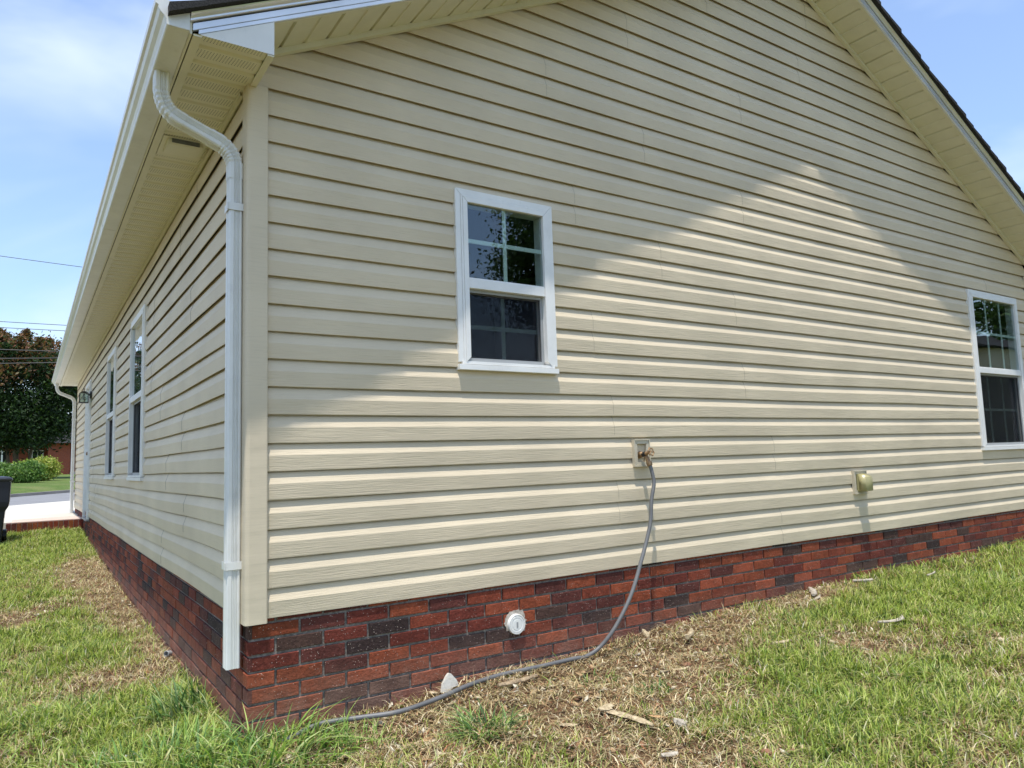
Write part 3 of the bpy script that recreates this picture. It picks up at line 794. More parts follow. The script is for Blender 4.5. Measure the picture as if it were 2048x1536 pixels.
mb = MB(); c0 = Vector((2.329, -.094, .672)); ax = Vector((.05, -1, .28)).normalized(); a_ = ax.orthogonal().normalized(); b_ = ax.cross(a_)
pts = [c0+(a_*math.cos(t)+b_*math.sin(t))*(.0225+.003*math.cos(6*t)) for t in np.linspace(0, 2*math.pi, 37)]
mb.tube(pts, .0038, 6, cap=False)
for k in range(3):
    t = k*2.094; mb.tube([c0, c0+(a_*math.cos(t)+b_*math.sin(t))*.022], .003, 6)
mb.lathe(c0, ax, [(-.008, .006), (.004, .006)], 10); mb.build("handle", M_BRASS, tp, smooth=True)
mb = MB(); mb.lathe((2.3365, -.0625, .613), (.15, -.22, -1), [(0, .0165), (.006, .0175), (.022, .0175), (.026, .014)], 12); mb.build("hose_collar", M_BRASS, tp)
# electrical outlet with bubble cover
ob = empty("outlet_box", (4.63, -.03, .39), "outdoor outlet with a bulging olive plastic rain cover", "outlet")
mb = MB(); ring(mb, PG, 4.540, 4.715, .297, .480, .010, -.004, .022); ring(mb, PG, 4.5505, 4.7045, .3075, .4695, .020, -.006, .016); mb.build("mounting_plate", M_TRIM, ob, bevel=.001)
mb = MB(); pbox(mb, PG, 4.572, 4.684, .328, .450, -.006, .010); mb.build("box_recess", M_DARK, ob)
mb = MB(); pbox(mb, PG, 4.577, 4.680, .322, .456, .0105, .028); mb.build("cover_base", M_OLIVE, ob, bevel=.004)
mb = MB()
vs = []
for (o, k) in ((.0285, 1.0), (.060, .97), (.085, .90), (.092, .80)):
    cx, cz = 4.6285, .388+(.0285-o)*.0; hw, hh = .0505*k, .068*k+(.0 if o < .06 else -.001)
    vs += [PG(cx-hw, cz-hh-(o-.0285)*.12, o), PG(cx+hw, cz-hh-(o-.0285)*.12, o), PG(cx+hw, cz+hh-(o-.0285)*.28, o), PG(cx-hw, cz+hh-(o-.0285)*.28, o)]
fs = [(0, 1, 2, 3), (12, 13, 14, 15)]+[(4*i+j, 4*i+(j+1) % 4, 4*i+4+(j+1) % 4, 4*i+4+j) for i in range(3) for j in range(4)]
mb.add(vs, fs); mb.build("rain_cover", M_OLIVE, ob, bevel=.006, smooth=True)
# sewer cleanout plug
cp = empty("cleanout_cap", (1.384, -.005, -.213), "round white drain cleanout plug mortared into the brick", "pipe cap")
mb = MB(); mb.lathe((1.384, .016, -.212), (0, -1, 0), [(0, .052), (.020, .052), (.024, .050), (.024, .045), (.016, .044)], 32); mb.build("collar", M_PVC, cp, smooth=True, angle=30)
mb = MB(); mb.lathe((1.384, .010, -.213), (0, -1, 0), [(0, .0435), (.016, .0435), (.018, .042), (.018, .034), (.0165, .033), (.0165, .029), (.018, .028)], 32)
mb.build("plug", M_PVC, cp, smooth=True, angle=30)
mb = MB(); mb.box((1.379, -.0095, -.228), (1.389, -.0078, -.200)); mb.build("plug_slot", M_GREY, cp)
def blob(c, r, n=14, seed=1, flat=1):
    """rough lump"""
    rr = random.Random(seed); bm = bmesh.new(); bmesh.ops.create_icosphere(bm, subdivisions=2, radius=1)
    vs = []; 
    for vv in bm.verts:
        k = 1+.35*(vnoise(vv.co.x*2+seed, vv.co.y*2+vv.co.z*1.7, 1.0, seed)-.5)*2
        vs.append((c[0]+vv.co.x*r[0]*k, c[1]+vv.co.y*r[1]*k, c[2]+vv.co.z*r[2]*k))
    fs = [tuple(x.index for x in f.verts) for f in bm.faces]; bm.free(); return vs, fs
mb = MB(); rr = random.Random(8); pts = []
for i in range(40):
    a = i/40*6.283; r_ = .058+.010*math.sin(a*2.3+1)+.006*rr.uniform(-1, 1)+(.024 if .5 < a < 2.7 else 0)*abs(math.sin(a))
    pts.append((1.384+math.cos(a)*r_, -.212+math.sin(a)*r_))
mb.prism(pts, 1, .0095, .013)
M_COLLAR = wood_mat("grout", (.26, .22, .18), (.60, .54, .46)); mb.build("mortar_patch", M_COLLAR, cp, bevel=.001)
# porch lamp beside the door
lp = empty("wall_lamp", (-.02, 9.42, 1.80), "black lantern with clear glass beside the side door", "lamp")
mb = MB(); mb.lathe((-.004, 9.40, 1.83), (-1, 0, 0), [(0, .06), (.018, .06), (.026, .05), (.03, .02)], 20); mb.build("back_plate", M_BLACK, lp, smooth=True, angle=30)
mb = MB(); mb.tube([(-.03, 9.40, 1.83), (-.07, 9.40, 1.85), (-.105, 9.40, 1.875)], .010, 8); mb.tube([(-.105, 9.40, 1.86), (-.105, 9.40, 1.93)], .006, 8); mb.build("arm", M_BLACK, lp)
mb = MB()
mb.add([(-.165, 9.34, 1.855), (-.045, 9.34, 1.855), (-.045, 9.46, 1.855), (-.165, 9.46, 1.855), (-.125, 9.38, 1.885), (-.085, 9.38, 1.885), (-.085, 9.42, 1.885), (-.125, 9.42, 1.885)], [(0, 1, 2, 3), (4, 5, 6, 7), (0, 1, 5, 4), (1, 2, 6, 5), (2, 3, 7, 6), (3, 0, 4, 7)])
mb.box((-.165, 9.34, 1.705), (-.045, 9.46, 1.718))
for (x, y) in ((-.165, 9.34), (-.053, 9.34), (-.165, 9.452), (-.053, 9.452)): mb.box((x, y, 1.7185), (x+.008, y+.008, 1.8545))
mb.build("lantern_cage", M_BLACK, lp)
mb = MB(); mb.box((-.156, 9.349, 1.719), (-.154, 9.451, 1.854)); mb.box((-.056, 9.349, 1.719), (-.054, 9.451, 1.854)); mb.box((-.153, 9.3485, 1.719), (-.057, 9.3505, 1.854)); mb.box((-.153, 9.4495, 1.719), (-.057, 9.4515, 1.854)); mb.build("lantern_glass", M_GLASS, lp)
mb = MB(); mb.lathe((-.105, 9.40, 1.80), (0, 0, 1), [(-.05, .004), (-.04, .018), (-.015, .024), (.01, .014), (.05, .012)], 12); mb.build("bulb", M_CURT, lp, smooth=True)

# ------------------------------------------------------------------ hose
def catmull(P, n=8):
    P = [Vector(p) for p in P]; P = [P[0]*2-P[1]]+P+[P[-1]*2-P[-2]]; o = []
    for i in range(1, len(P)-2):
        for k in range(n):
            t = k/n; a, b, c, d = P[i-1:i+3]
            o.append(.5*((2*b)+(c-a)*t+(2*a-5*b+4*c-d)*t*t+(3*b-3*c+d-a)*t**3))
    return o+[P[-2]]
hp = [(2.339, -.066, .600), (2.347, -.078, .54), (2.345, -.088, .48), (2.307, -.100, .386), (2.265, -.12, .244), (2.165, -.14, .054), (2.063, -.15, -.128), (1.935, -.15, -.285), (1.840, -.120, -.385), (1.74, -.115, -.418)]
gp_ = [(1.662, -.129), (1.443, -.115), (1.212, -.094), (1.026, -.114), (.837, -.162), (.623, -.187), (.458, -.131), (.327, -.085), (.24, -.09), (.12, -.14)]
hp += [(x, y, float(gz(x, y))+.014+(.018 if i < 6 else .016)) for i, (x, y) in enumerate(gp_)]
mb = MB(); mb.tube(catmull(hp, 8), .0112, 12); hs = mb.build("garden_hose", M_HOSE, smooth=True)
tag(hs, "grey garden hose hanging from the tap and trailing into the grass", "hose")
# white pipe lying in the grass at bottom left
def gpt(x, y, h=0): return (x, y, float(ground_z(x, y))+h)
mb = MB(); mb.tube([gpt(-.54, .20, .004), gpt(-.48, .21, .009), gpt(-.38, .215, .011), gpt(-.32, .20, .004)], .007, 10); tag(mb.build("thin_pipe", M_GUT, smooth=True, angle=40), "thin white pipe lying in the grass beyond the side wall corner", "pipe")
mb = MB(); mb.lathe(gpt(-.03, 1.72, .035), (-.7, -.7, .2), [(0, .018), (.035, .018), (.037, .015), (.005, .014)], 16); tag(mb.build("pipe_stub", M_GREY, smooth=True, angle=40), "short open pipe stub at the foot of the side brick wall", "pipe")

# ------------------------------------------------------------------ brick edging of the drive
be = empty("brick_edging", (-.5, 11, -.25), "low red brick edging along the front of the pale concrete drive", "edging")
mb = MB(); rr = random.Random(5); x = -1.04
while x < .005:
    w_ = .062; c = PAL[rr.randrange(3)][0]; c = tuple(k*rr.uniform(.7, 1.1) for k in c)
    mb.box((x, 10.925+rr.uniform(-.002, .002), -.265), (x+w_, 11.118, -.112+rr.uniform(-.001, .001)), c); x += w_+.009
mb.build("soldier_course", M_BRICK, be, fix=False)
mb = MB(); mb.box((-1.045, 10.932, -.27), (.008, 11.117, -.119)); mb.build("mortar_bed", M_MORT, be)
mb = MB(); mb.box((-.97, 10.95, -.1105), (.008, 11.84, -.094)); mb.build("mortar_cap", concrete_mat("pink_concrete", (.58, .46, .39)), be, bevel=.003)
mb = MB(); mb.box((-.97, 11.842, -.1), (.008, 11.875, -.0955)); mb.build("joint", M_DARK, be)

# ------------------------------------------------------------------ trash can
tcx, tcy, tz = -1.315, 10.0, -.345
tcn = empty("trash_can", (tcx, tcy, tz), "dark navy wheeled trash can standing on the grass by the drive", "trash can")
mb = MB()
def frust(mb, c, lv):
    vs = []
    for (z, hx, hy, dy) in lv: vs += [(c[0]-hx, c[1]-hy+dy, z), (c[0]+hx, c[1]-hy+dy, z), (c[0]+hx, c[1]+hy+dy, z), (c[0]-hx, c[1]+hy+dy, z)]
    n = len(lv); fs = [(3, 2, 1, 0), tuple(range(4*n-4, 4*n))]+[(4*i+j, 4*i+(j+1) % 4, 4*i+4+(j+1) % 4, 4*i+4+j) for i in range(n-1) for j in range(4)]
    mb.add(vs, fs)
frust(mb, (tcx, tcy), [(tz+.03, .235, .24, 0), (tz+.48, .275, .29, 0), (tz+.55, .315, .32, 0), (tz+.62, .325, .33, 0), (tz+.92, .335, .34, 0)])
mb.build("body", M_CAN, tcn, bevel=.012)
mb = MB(); frust(mb, (tcx, tcy), [(tz+.921, .350, .36, 0), (tz+.955, .355, .365, 0), (tz+.985, .30, .31, 0), (tz+.995, .22, .24, 0)]); mb.build("lid", M_LID, tcn, bevel=.008)
for s in (-1, 1):
    mb = MB(); mb.lathe((tcx+s*.24, tcy+.24, tz+.10), (s, 0, 0), [(0, .09), (.01, .10), (.05, .10), (.06, .09)], 20); mb.build("wheel", M_BLACK, tcn, smooth=True, angle=30)
mb = MB(); mb.tube([(tcx-.26, tcy+.37, tz+.9), (tcx-.26, tcy+.42, tz+.92), (tcx+.26, tcy+.42, tz+.92), (tcx+.26, tcy+.37, tz+.9)], .014, 8); mb.build("handle", M_CAN, tcn)

# ------------------------------------------------------------------ blades
def np_mesh(name, co, faces4=None, faces3=None, cols=None, mat_=None, parent=None):
    me = bpy.data.meshes.new(name); me.vertices.add(len(co)); me.vertices.foreach_set('co', co.astype('f').ravel())
    loops = []; starts = []; k = 0
    if faces4 is not None and len(faces4): loops.append(faces4.ravel()); starts.append(np.arange(len(faces4))*4); k = faces4.size
    if faces3 is not None and len(faces3): loops.append(faces3.ravel()); starts.append(k+np.arange(len(faces3))*3)
    lp_ = np.concatenate(loops).astype('i'); st = np.concatenate(starts).astype('i')
    me.loops.add(len(lp_)); me.loops.foreach_set('vertex_index', lp_); me.polygons.add(len(st)); me.polygons.foreach_set('loop_start', st)
    me.update(calc_edges=True)
    if cols is not None:
        ca = me.color_attributes.new('Col', 'FLOAT_COLOR', 'POINT'); ca.data.foreach_set('color', np.concatenate([cols, np.ones((len(cols), 1))], 1).astype('f').ravel())
    return link(name, me, mat_, parent)
def blades(pos, h, wd, az, bend, col, segs=3, twist=0, lift=0, tipcol=None):
    """pos Nx3; returns co, f4, f3, cols"""
    n = len(pos); d = np.stack([np.cos(az), np.sin(az), 0*az], 1); s_ = np.stack([-np.sin(az+twist), np.cos(az+twist), 0*az], 1)
    rows = []; cl = []
    for i in range(segs+1):
        t = i/segs; zz = h*(t-.55*bend*t*t)*(1-.25*bend); rr_ = h*bend*(.25*t+.75*t*t)
        c = pos+d*rr_[:, None]; c[:, 2] += np.maximum(zz, .003*t)+lift; wk = wd*(1-t**1.6)*.5+.0002
        cc = col if tipcol is None else col*(1-t)+tipcol*t
        if i < segs: rows += [c-s_*wk[:, None], c+s_*wk[:, None]]; cl += [cc, cc]
        else: rows += [c]; cl += [cc]
    m = 2*segs+1; co = np.stack(rows, 1).reshape(-1, 3); cols = np.stack(cl, 1).reshape(-1, 3)
    b = np.arange(n)[:, None]*m
    f4 = np.concatenate([np.stack([b[:, 0]+2*i, b[:, 0]+2*i+1, b[:, 0]+2*i+3, b[:, 0]+2*i+2], 1) for i in range(segs-1)]) if segs > 1 else np.zeros((0, 4), int)
    f3 = np.stack([b[:, 0]+2*segs-2, b[:, 0]+2*segs-1, b[:, 0]+2*segs], 1)
    return co, f4, f3, cols
def dryness(x, y):
    g_ = lambda cx, cy, rx, ry, a=1: a*np.exp(-(((x-cx)/rx)**2+((y-cy)/ry)**2))
    right = g_(1.2, -.45, .75, .5)+g_(2.3, -.35, .7, .38)+g_(3.1, -.12, .8, .22, .8)+g_(3.9, -.15, .45, .2, .9)+g_(1.3, -1.1, .35, .35, .7)+g_(3.2, -.95, .35, .2, .5)+g_(.8, -.15, .6, .2, .8)
    left = g_(-.08, 2.6, .17, 1.6, 1.1)+g_(-.20, 6.2, .30, 1.5, 1.3)+g_(-.42, 1.55, .26, .36, .9)+g_(-.85, 3.9, .2, .3, .6)+g_(-.78, 1.3, .16, .2, .5)+g_(-.1, 4.4, .22, .9, .9)-.12
    return np.where((x > 0) & (y < 0), right, left)+(vnoise(x, y, 1.8, 5)-.5)*1.0+(vnoise(x, y, 6, 6)-.5)*.5
def sample(n, x0, x1, y0, y1):
    x = RNG.uniform(x0, x1, n); y = RNG.uniform(y0, y1, n); k = ~((x > -.012) & (y > -.012)); return x[k], y[k]
def in_can(x, y): return (abs(x-tcx) < .25) & (abs(y-tcy) < .25)
parts = [sample(150000, -.02, 5.2, -2.6, .0), sample(45000, 5.2, 9, -3, 0), sample(88000, -2.1, 0, -.6, 3.5), sample(95000, -2.6, 0, 3.5, 10.9),
         sample(45000, -2.6, 3, -4.4, -.6), sample(30000, -5, -1.5, -3, 10.9)]
gx = np.concatenate([p[0] for p in parts]); gy = np.concatenate([p[1] for p in parts])
dr_ = dryness(gx, gy); pk = np.clip(1.02-1.1*np.clip(dr_, 0, 1.2), .13, 1)
keep = (RNG.random(len(gx)) < pk) & ~in_can(gx, gy); gx, gy, dr_ = gx[keep], gy[keep], dr_[keep]
n = len(gx); cam_d = np.hypot(gx+.8, gy+3.3)
tuft = vnoise(gx, gy, 5, 8)
h = (.022+.066*RNG.random(n)**1.4)*(0.6+.9*tuft)*np.clip(1.25-.55*dr_, .6, 1.25); wd = (.0026+.0036*RNG.random(n))*(1+cam_d*.07)
GREENS = np.array([(.15, .22, .026), (.26, .34, .045), (.37, .44, .09), (.055, .10, .014), (.45, .48, .13), (.44, .40, .14), (.50, .42, .22)])
pidx = RNG.choice(len(GREENS), n, p=[.21, .22, .16, .19, .10, .06, .06])
dryp = np.clip(dr_*.85+.05, 0, 1); sw = RNG.random(n) < dryp*.70
STR = np.array([(.54, .43, .23), (.42, .30, .15), (.68, .58, .38), (.24, .15, .08), (.40, .38, .17)])
col = GREENS[pidx]*RNG.uniform(.8, 1.2, (n, 1)); col[sw] = STR[RNG.choice(5, sw.sum())]*RNG.uniform(.75, 1.15, (sw.sum(), 1))
bend = RNG.uniform(.2, 1.15, n); pos = np.stack([gx, gy, ground_z(gx, gy)-.004], 1)
az_ = RNG.uniform(0, 2*np.pi, n)
co, f4, f3, cc = blades(pos, h, wd, az_, bend, col, 3, RNG.uniform(-.6, .6, n), tipcol=np.minimum(col*1.25+.03, .6))
tag(np_mesh("lawn_grass", co, f4, f3, cc, M_GRASS), "short patchy lawn grass around the house", "grass", kind='stuff')
parts = [sample(6500, -.02, 5.2, -2.4, .0), sample(2500, 5.2, 9, -3, 0), sample(6500, -1.5, 0, -.6, 3.5), sample(3800, -1.7, 0, 3.5, 10.9), sample(2500, -2.6, 3, -4.4, -.6)]
gx = np.concatenate([p[0] for p in parts]); gy = np.concatenate([p[1] for p in parts]); dr_ = dryness(gx, gy)+(vnoise(gx, gy, 4, 11)-.5)*1.1
keep = (RNG.random(len(gx)) < np.clip(.75-1.1*dr_, .04, 1)) & ~in_can(gx, gy); gx, gy = gx[keep], gy[keep]; n = len(gx)
LG = np.array([(.18, .28, .05), (.32, .42, .09), (.08, .15, .025), (.45, .52, .18), (.52, .50, .25)])
col = LG[RNG.choice(5, n, p=[.28, .27, .2, .17, .08])]*RNG.uniform(.8, 1.2, (n, 1)); pos = np.stack([gx, gy, ground_z(gx, gy)-.004], 1)
co, f4, f3, cc = blades(pos, RNG.uniform(.05, .13, n), RNG.uniform(.0035, .007, n), RNG.uniform(0, 6.283, n), RNG.uniform(.4, 1.25, n), col, 4, RNG.uniform(-.8, .8, n), tipcol=np.minimum(col*1.25+.02, .6))
tag(np_mesh("coarse_grass", co, f4, f3, cc, M_GRASS), "longer coarse grass blades scattered through the lawn", "grass", kind='stuff')
# lying straw, thatch and chips
parts = [sample(75000, -.02, 5.2, -2.2, .0), sample(8000, 5.2, 9, -3, 0), sample(34000, -1.4, 0, -.6, 3.5), sample(42000, -1.6, 0, 3.5, 9.6), sample(9000, -2.6, 3, -4.4, -.6)]
gx = np.concatenate([p[0] for p in parts]); gy = np.concatenate([p[1] for p in parts]); dr_ = dryness(gx, gy)
keep = (RNG.random(len(gx)) < np.clip(.18+dr_*.75, .10, .85)) & ~in_can(gx, gy); gx, gy = gx[keep], gy[keep]; n = len(gx)
col = STR[RNG.choice(5, n, p=[.3, .22, .2, .16, .12])]*RNG.uniform(.6, 1.25, (n, 1))
red = (RNG.random(n) < .06); col[red] = np.array((.36, .15, .07))*RNG.uniform(.7, 1.2, (red.sum(), 1))
L_ = .02+.07*RNG.random(n)**2; pos = np.stack([gx, gy, ground_z(gx, gy)+.001+.012*RNG.random(n)], 1)
co, f4, f3, cc = blades(pos, L_, .0018+.0035*RNG.random(n)**2, RNG.uniform(0, 6.283, n), RNG.uniform(.75, 1.5, n), col, 2)
tag(np_mesh("dry_thatch", co, f4, f3, cc, M_STRAW), "dry straw, clippings and wood crumbs lying on the bare soil", "straw", kind='stuff')

parts = [sample(15000, -.02, 5.2, -1.9, .0), sample(2500, -1.0, 0, .2, 8)]
gx = np.concatenate([p[0] for p in parts]); gy = np.concatenate([p[1] for p in parts]); dr_ = dryness(gx, gy)
keep = RNG.random(len(gx)) < np.clip(dr_-.15, .02, 1)*.55; gx, gy = gx[keep], gy[keep]; n = len(gx)
sz = (.004+.024*RNG.random(n)**3)[:, None]; a = RNG.normal(size=(n, 3))*[1, 1, .35]; a /= np.linalg.norm(a, axis=1)[:, None]; b = np.cross(a, RNG.normal(size=(n, 3))*[.4, .4, 1]); b /= np.linalg.norm(b, axis=1)[:, None]
P = np.stack([gx, gy, ground_z(gx, gy)+.006], 1); nn = np.cross(a, b)*.0018
q = [P-a*sz*1.4, P-b*sz*.5+a*sz*.2, P+a*sz, P+b*sz*.6]; co = np.stack([k-nn for k in q]+[k+nn for k in q], 1).reshape(-1, 3)
i8 = np.arange(n)[:, None]*8; f4 = np.concatenate([i8+np.array([[c_ for c_ in f]]) for f in ((3, 2, 1, 0), (4, 5, 6, 7), (0, 1, 5, 4), (1, 2, 6, 5), (2, 3, 7, 6), (3, 0, 4, 7))])
CH = np.array([(.62, .52, .36), (.45, .30, .16), (.28, .14, .08), (.70, .64, .50), (.16, .10, .06)]); cc = np.repeat(CH[RNG.choice(5, n, p=[.25, .25, .25, .1, .15])], 8, 0)
tag(np_mesh("wood_crumbs", co, f4, None, cc, M_STRAW), "small wood crumbs and leaf bits strewn over the bare soil", "debris", kind='stuff')

def clump(name, cx, cy, rad, n, hmin, hmax, wmin, wmax, greens, label, seed, dirbias=None, bendr=(.3, 1.1), cat="grass"):
    rg = np.random.default_rng(seed)
    a = rg.uniform(0, 6.283, n); r = rad*np.sqrt(rg.random(n)); x = cx+np.cos(a)*r; y = cy+np.sin(a)*r*.8
    bad = (x > -.03) & (y > -.03); x[bad] = np.where(rg.random(bad.sum()) < .5, x[bad], -.04); y[bad] = np.where(x[bad] > -.03, -.035-.05*rg.random(bad.sum()), y[bad])
    az = a+rg.normal(0, .8, n)
    if dirbias is not None: az = np.where(rg.random(n) < .5, dirbias+rg.normal(0, .9, n), az)
    h = rg.uniform(hmin, hmax, n)*(1-.3*r/rad); g_ = np.array(greens); c = g_[rg.integers(0, len(g_), n)]*rg.uniform(.8, 1.2, (n, 1))
    pos = np.stack([x, y, ground_z(x, y)-.005], 1)
    co, f4, f3, cc = blades(pos, h, rg.uniform(wmin, wmax, n), az, rg.uniform(*bendr, n), c, 6, rg.uniform(-.8, .8, n), tipcol=np.minimum(c*1.3+.02, .6))
    m_ = 13; B = co.reshape(-1, m_, 3); ok = ~((B[:, :, 0] > -.002) & (B[:, :, 1] > -.002)).any(1)   # no blade grows into the wall
    co = B[ok].reshape(-1, 3); cc = cc.reshape(-1, m_, 3)[ok].reshape(-1, 3); k = int(ok.sum()); b = np.arange(k)*m_
    f4 = np.concatenate([np.stack([b+2*i, b+2*i+1, b+2*i+3, b+2*i+2], 1) for i in range(5)]); f3 = np.stack([b+10, b+11, b+12], 1)
    o = np_mesh(name, co-np.array([[cx, cy, 0]]), f4, f3, cc, M_GRASS); o.location = (cx, cy, 0)
    return tag(o, label, cat, kind='stuff' if name == 'dry_stalks' else None)
BR = [(.22, .34, .06), (.34, .47, .11), (.12, .22, .035), (.48, .56, .22), (.16, .27, .05)]; DK = [(.07, .15, .04), (.11, .21, .06), (.15, .26, .08), (.05, .10, .03)]
clump("tall_grass", .04, -.22, .33, 420, .12, .34, .006, .013, BR+DK[:2], "tall bright green grass tuft at the foot of the brick corner", 1, -1.2, bendr=(.35, 1.3))
clump("tall_grass", -.30, -.03, .36, 420, .10, .24, .005, .011, BR+DK[:2], "bright grass tuft left of the brick corner in the foreground", 2)
clump("tall_grass", -.10, .60, .18, 170, .12, .33, .006, .012, DK+[(.30, .36, .16)], "dark long bladed grass under the downspout by the side wall", 3, 3.0)
clump("tall_grass", .86, -.52, .12, 170, .10, .26, .004, .009, DK+BR[:2]+BR[3:4], "green grass clump growing in bare soil below the cleanout plug", 4, bendr=(.5, 1.3))
clump("tall_grass", -.55, 2.15, .40, 260, .06, .15, .004, .008, BR[:3]+DK, "loose wide bladed tuft in the middle of the side yard", 5)
clump("tall_grass", .42, -.27, .12, 70, .07, .20, .003, .006, BR, "thin grass tuft growing over the end of the hose", 6, bendr=(.3, .9))
clump("tall_grass", -.80, 1.15, .30, 300, .06, .13, .003, .006, BR+DK, "green tuft at the left edge of the foreground", 7)
clump("tall_grass", -1.05, 9.62, .12, 130, .08, .18, .005, .010, DK, "dark tuft at the base of the trash can", 8)
clump("tall_grass", 2.9, -1.35, .22, 260, .05, .12, .003, .006, BR, "lush green tuft in the lawn at lower right", 9)
clump("tall_grass", 5.25, -.62, .25, 200, .06, .15, .003, .007, BR+[(.3, .4, .25)], "taller pale tuft in the lawn near the right edge", 10)
clump("tall_grass", 1.38, -.95, .12, 160, .02, .055, .002, .004, DK+BR[2:3], "low mossy green mat beside the long bark strip", 12)
clump("tall_grass", 2.15, -1.28, .20, 150, .06, .15, .0035, .008, BR+DK, "coarse green tuft in the lawn near the bottom edge right of centre", 21)
clump("tall_grass", 1.62, -.38, .10, 60, .04, .12, .003, .006, DK+BR, "sparse green sprig just below the bend of the hose", 22)
clump("tall_grass", 3.1, -.42, .18, 140, .04, .10, .003, .006, BR+DK, "low green tuft in front of the dry strip by the brick", 23)
clump("tall_grass", -.62, .95, .22, 130, .08, .18, .005, .010, BR+DK, "wide bladed tuft in the left foreground grass", 24, bendr=(.5, 1.3))
clump("tall_grass", -.42, 3.05, .16, 90, .06, .15, .005, .009, BR+DK, "wide bladed tuft near the side wall beyond the pipe stub", 25, bendr=(.5, 1.3))
clump("tall_grass", 1.75, -.62, .10, 90, .03, .11, .004, .009, DK+BR[:1], "small broad leaved weed in the bare soil right of the hose", 13)
clump("dry_stalks", 1.02, -.20, .14, 26, .14, .30, .0012, .0022, [(.42, .38, .2), (.35, .22, .12)], "thin dry seed stalks rising against the brick behind the hose", 14, bendr=(.3, .9), cat="stalks")
clump("dry_stalks", 3.75, -.06, .55, 46, .07, .17, .0012, .0022, [(.5, .42, .22), (.42, .22, .12)], "wispy dry stalks along the foot of the far brick", 15, bendr=(.2, .7), cat="stalks")
clump("dry_stalks", 2.0, -.06, .32, 40, .06, .16, .0014, .0024, [(.36, .30, .22), (.25, .2, .15)], "grey dead roots curling at the brick behind the hanging hose", 16, bendr=(.8, 1.5), cat="stalks")

# ------------------------------------------------------------------ scraps on the soil
def scrap(name, x, y, ang, L, wdt, th, m, label, seed, tilt=0, lift=.01, cat="wood scrap", curve=.1, pointy=.5, roll_=0):
    rr = random.Random(seed); n = 9; mb = MB(); z0 = float(ground_z(x, y))
    prof_n = 8; vs = []
    for i in range(n+1):
        t = i/n; s = (t-.5)*L; wv = wdt*(1-pointy*abs(2*t-1)**2.2)*rr.uniform(.65, 1.2)*.5; tv = th*rr.uniform(.8, 1.15)*.5*(1-pointy*.5*abs(2*t-1)**2)
        cy = curve*L*((2*t-1)**2-.3)*.5
        for j in range(prof_n):
            a = 2*math.pi*j/prof_n; aa = a+roll_
            px_, pz = math.cos(a)*wv*rr.uniform(.9, 1.1), math.sin(a)*tv*rr.uniform(.9, 1.1)
            px_, pz = px_*math.cos(roll_)-pz*math.sin(roll_), px_*math.sin(roll_)+pz*math.cos(roll_)
            vs.append((s, cy+px_, pz+s*math.tan(tilt)))
    fs = [(i*prof_n+j, i*prof_n+(j+1) % prof_n, (i+1)*prof_n+(j+1) % prof_n, (i+1)*prof_n+j) for i in range(n) for j in range(prof_n)]+[tuple(range(prof_n)), tuple(range(n*prof_n, (n+1)*prof_n))]
    c, s_ = math.cos(ang), math.sin(ang)
    mb.add([(a*c-b*s_, a*s_+b*c, d) for a, b, d in vs], fs)
    o = mb.build(name, m); o.location = (x, y, z0+lift*.75+th*.3); return tag(o, label, cat)
scrap("bark_strip", 1.412, -.80, R(100), .30, .045, .016, M_WOODP, "long pale split bark strip slanting through the soil at bottom centre", 1, lift=.02)
scrap("wood_chunk", 1.405, -.68, R(20), .10, .065, .012, M_WOODP, "rounded tan wood flake at the top end of the long bark strip", 2, lift=.03, pointy=.9)
scrap("rotten_stick", 1.245, -.215, R(4), .24, .04, .022, M_WOODD, "rotten brown stick lying just below the hose", 3, lift=.012)
scrap("wood_flake", 1.19, -.68, R(-35), .09, .04, .006, M_WOODP, "thin yellow wood flake alone in the brown soil", 4, lift=.016, pointy=.9)
scrap("stick", 2.392, -.27, R(35), .17, .032, .028, M_WOODP, "short thick pale stick in the soil right of the hose", 5, lift=.018, pointy=.2)
scrap("wood_plank", 2.70, -.65, R(-10), .13, .03, .016, M_WOODP, "small squared plank scrap at the edge of the green lawn", 6, lift=.022, pointy=.1)
scrap("bleached_sticks", 3.80, -.10, R(40), .26, .05, .03, M_WOODW, "bleached white branch heap against the brick at right", 7, lift=.022)
scrap("bleached_sticks", 3.70, -.19, R(18), .24, .03, .014, M_WOODW, "flat white splinter lying in front of the white branch heap", 8, lift=.018)
scrap("bone_stick", 4.40, -.11, R(-25), .16, .026, .020, M_WOODW, "knobbed white stick near the brick just right of the white heap", 9, lift=.025, pointy=0)
scrap("bone_stick", 3.53, -.83, R(0), .26, .032, .018, M_WOODW, "crooked white stick lying in the open lawn at right", 10, lift=.04, curve=.35)
scrap("wood_splinter", 4.33, -.51, R(-8), .14, .018, .014, M_WOODW, "straight white splinter over a dark hollow in the lawn", 11, lift=.035, pointy=.2)
scrap("wood_splinter", 4.90, -.36, R(12), .20, .016, .012, M_WOODW, "thinnest white splinter farthest right beside the wall", 12, lift=.035, pointy=.3)
scrap("white_rag", 1.515, -1.02, R(80), .08, .035, .03, M_WOODW, "crumpled white shred in the soil below the bark strip", 13, lift=.022, cat="debris")
scrap("white_rag", 1.312, -1.155, R(-20), .07, .035, .016, M_WOODW, "white crumbs at the very bottom centre", 14, lift=.02, cat="debris")
scrap("wood_splinter", 2.02, -.54, R(-12), .12, .022, .012, M_WOODP, "pale curved splinter between the hose and the green lawn", 15, lift=.016, curve=.3)
mb = MB(); zb_ = float(ground_z(.94, -.05))
pl = [(-.050, -.005), (-.038, .030), (-.012, .062), (.004, .075), (.016, .070), (.044, .036), (.052, .010), (.020, .006), (-.006, -.012)]
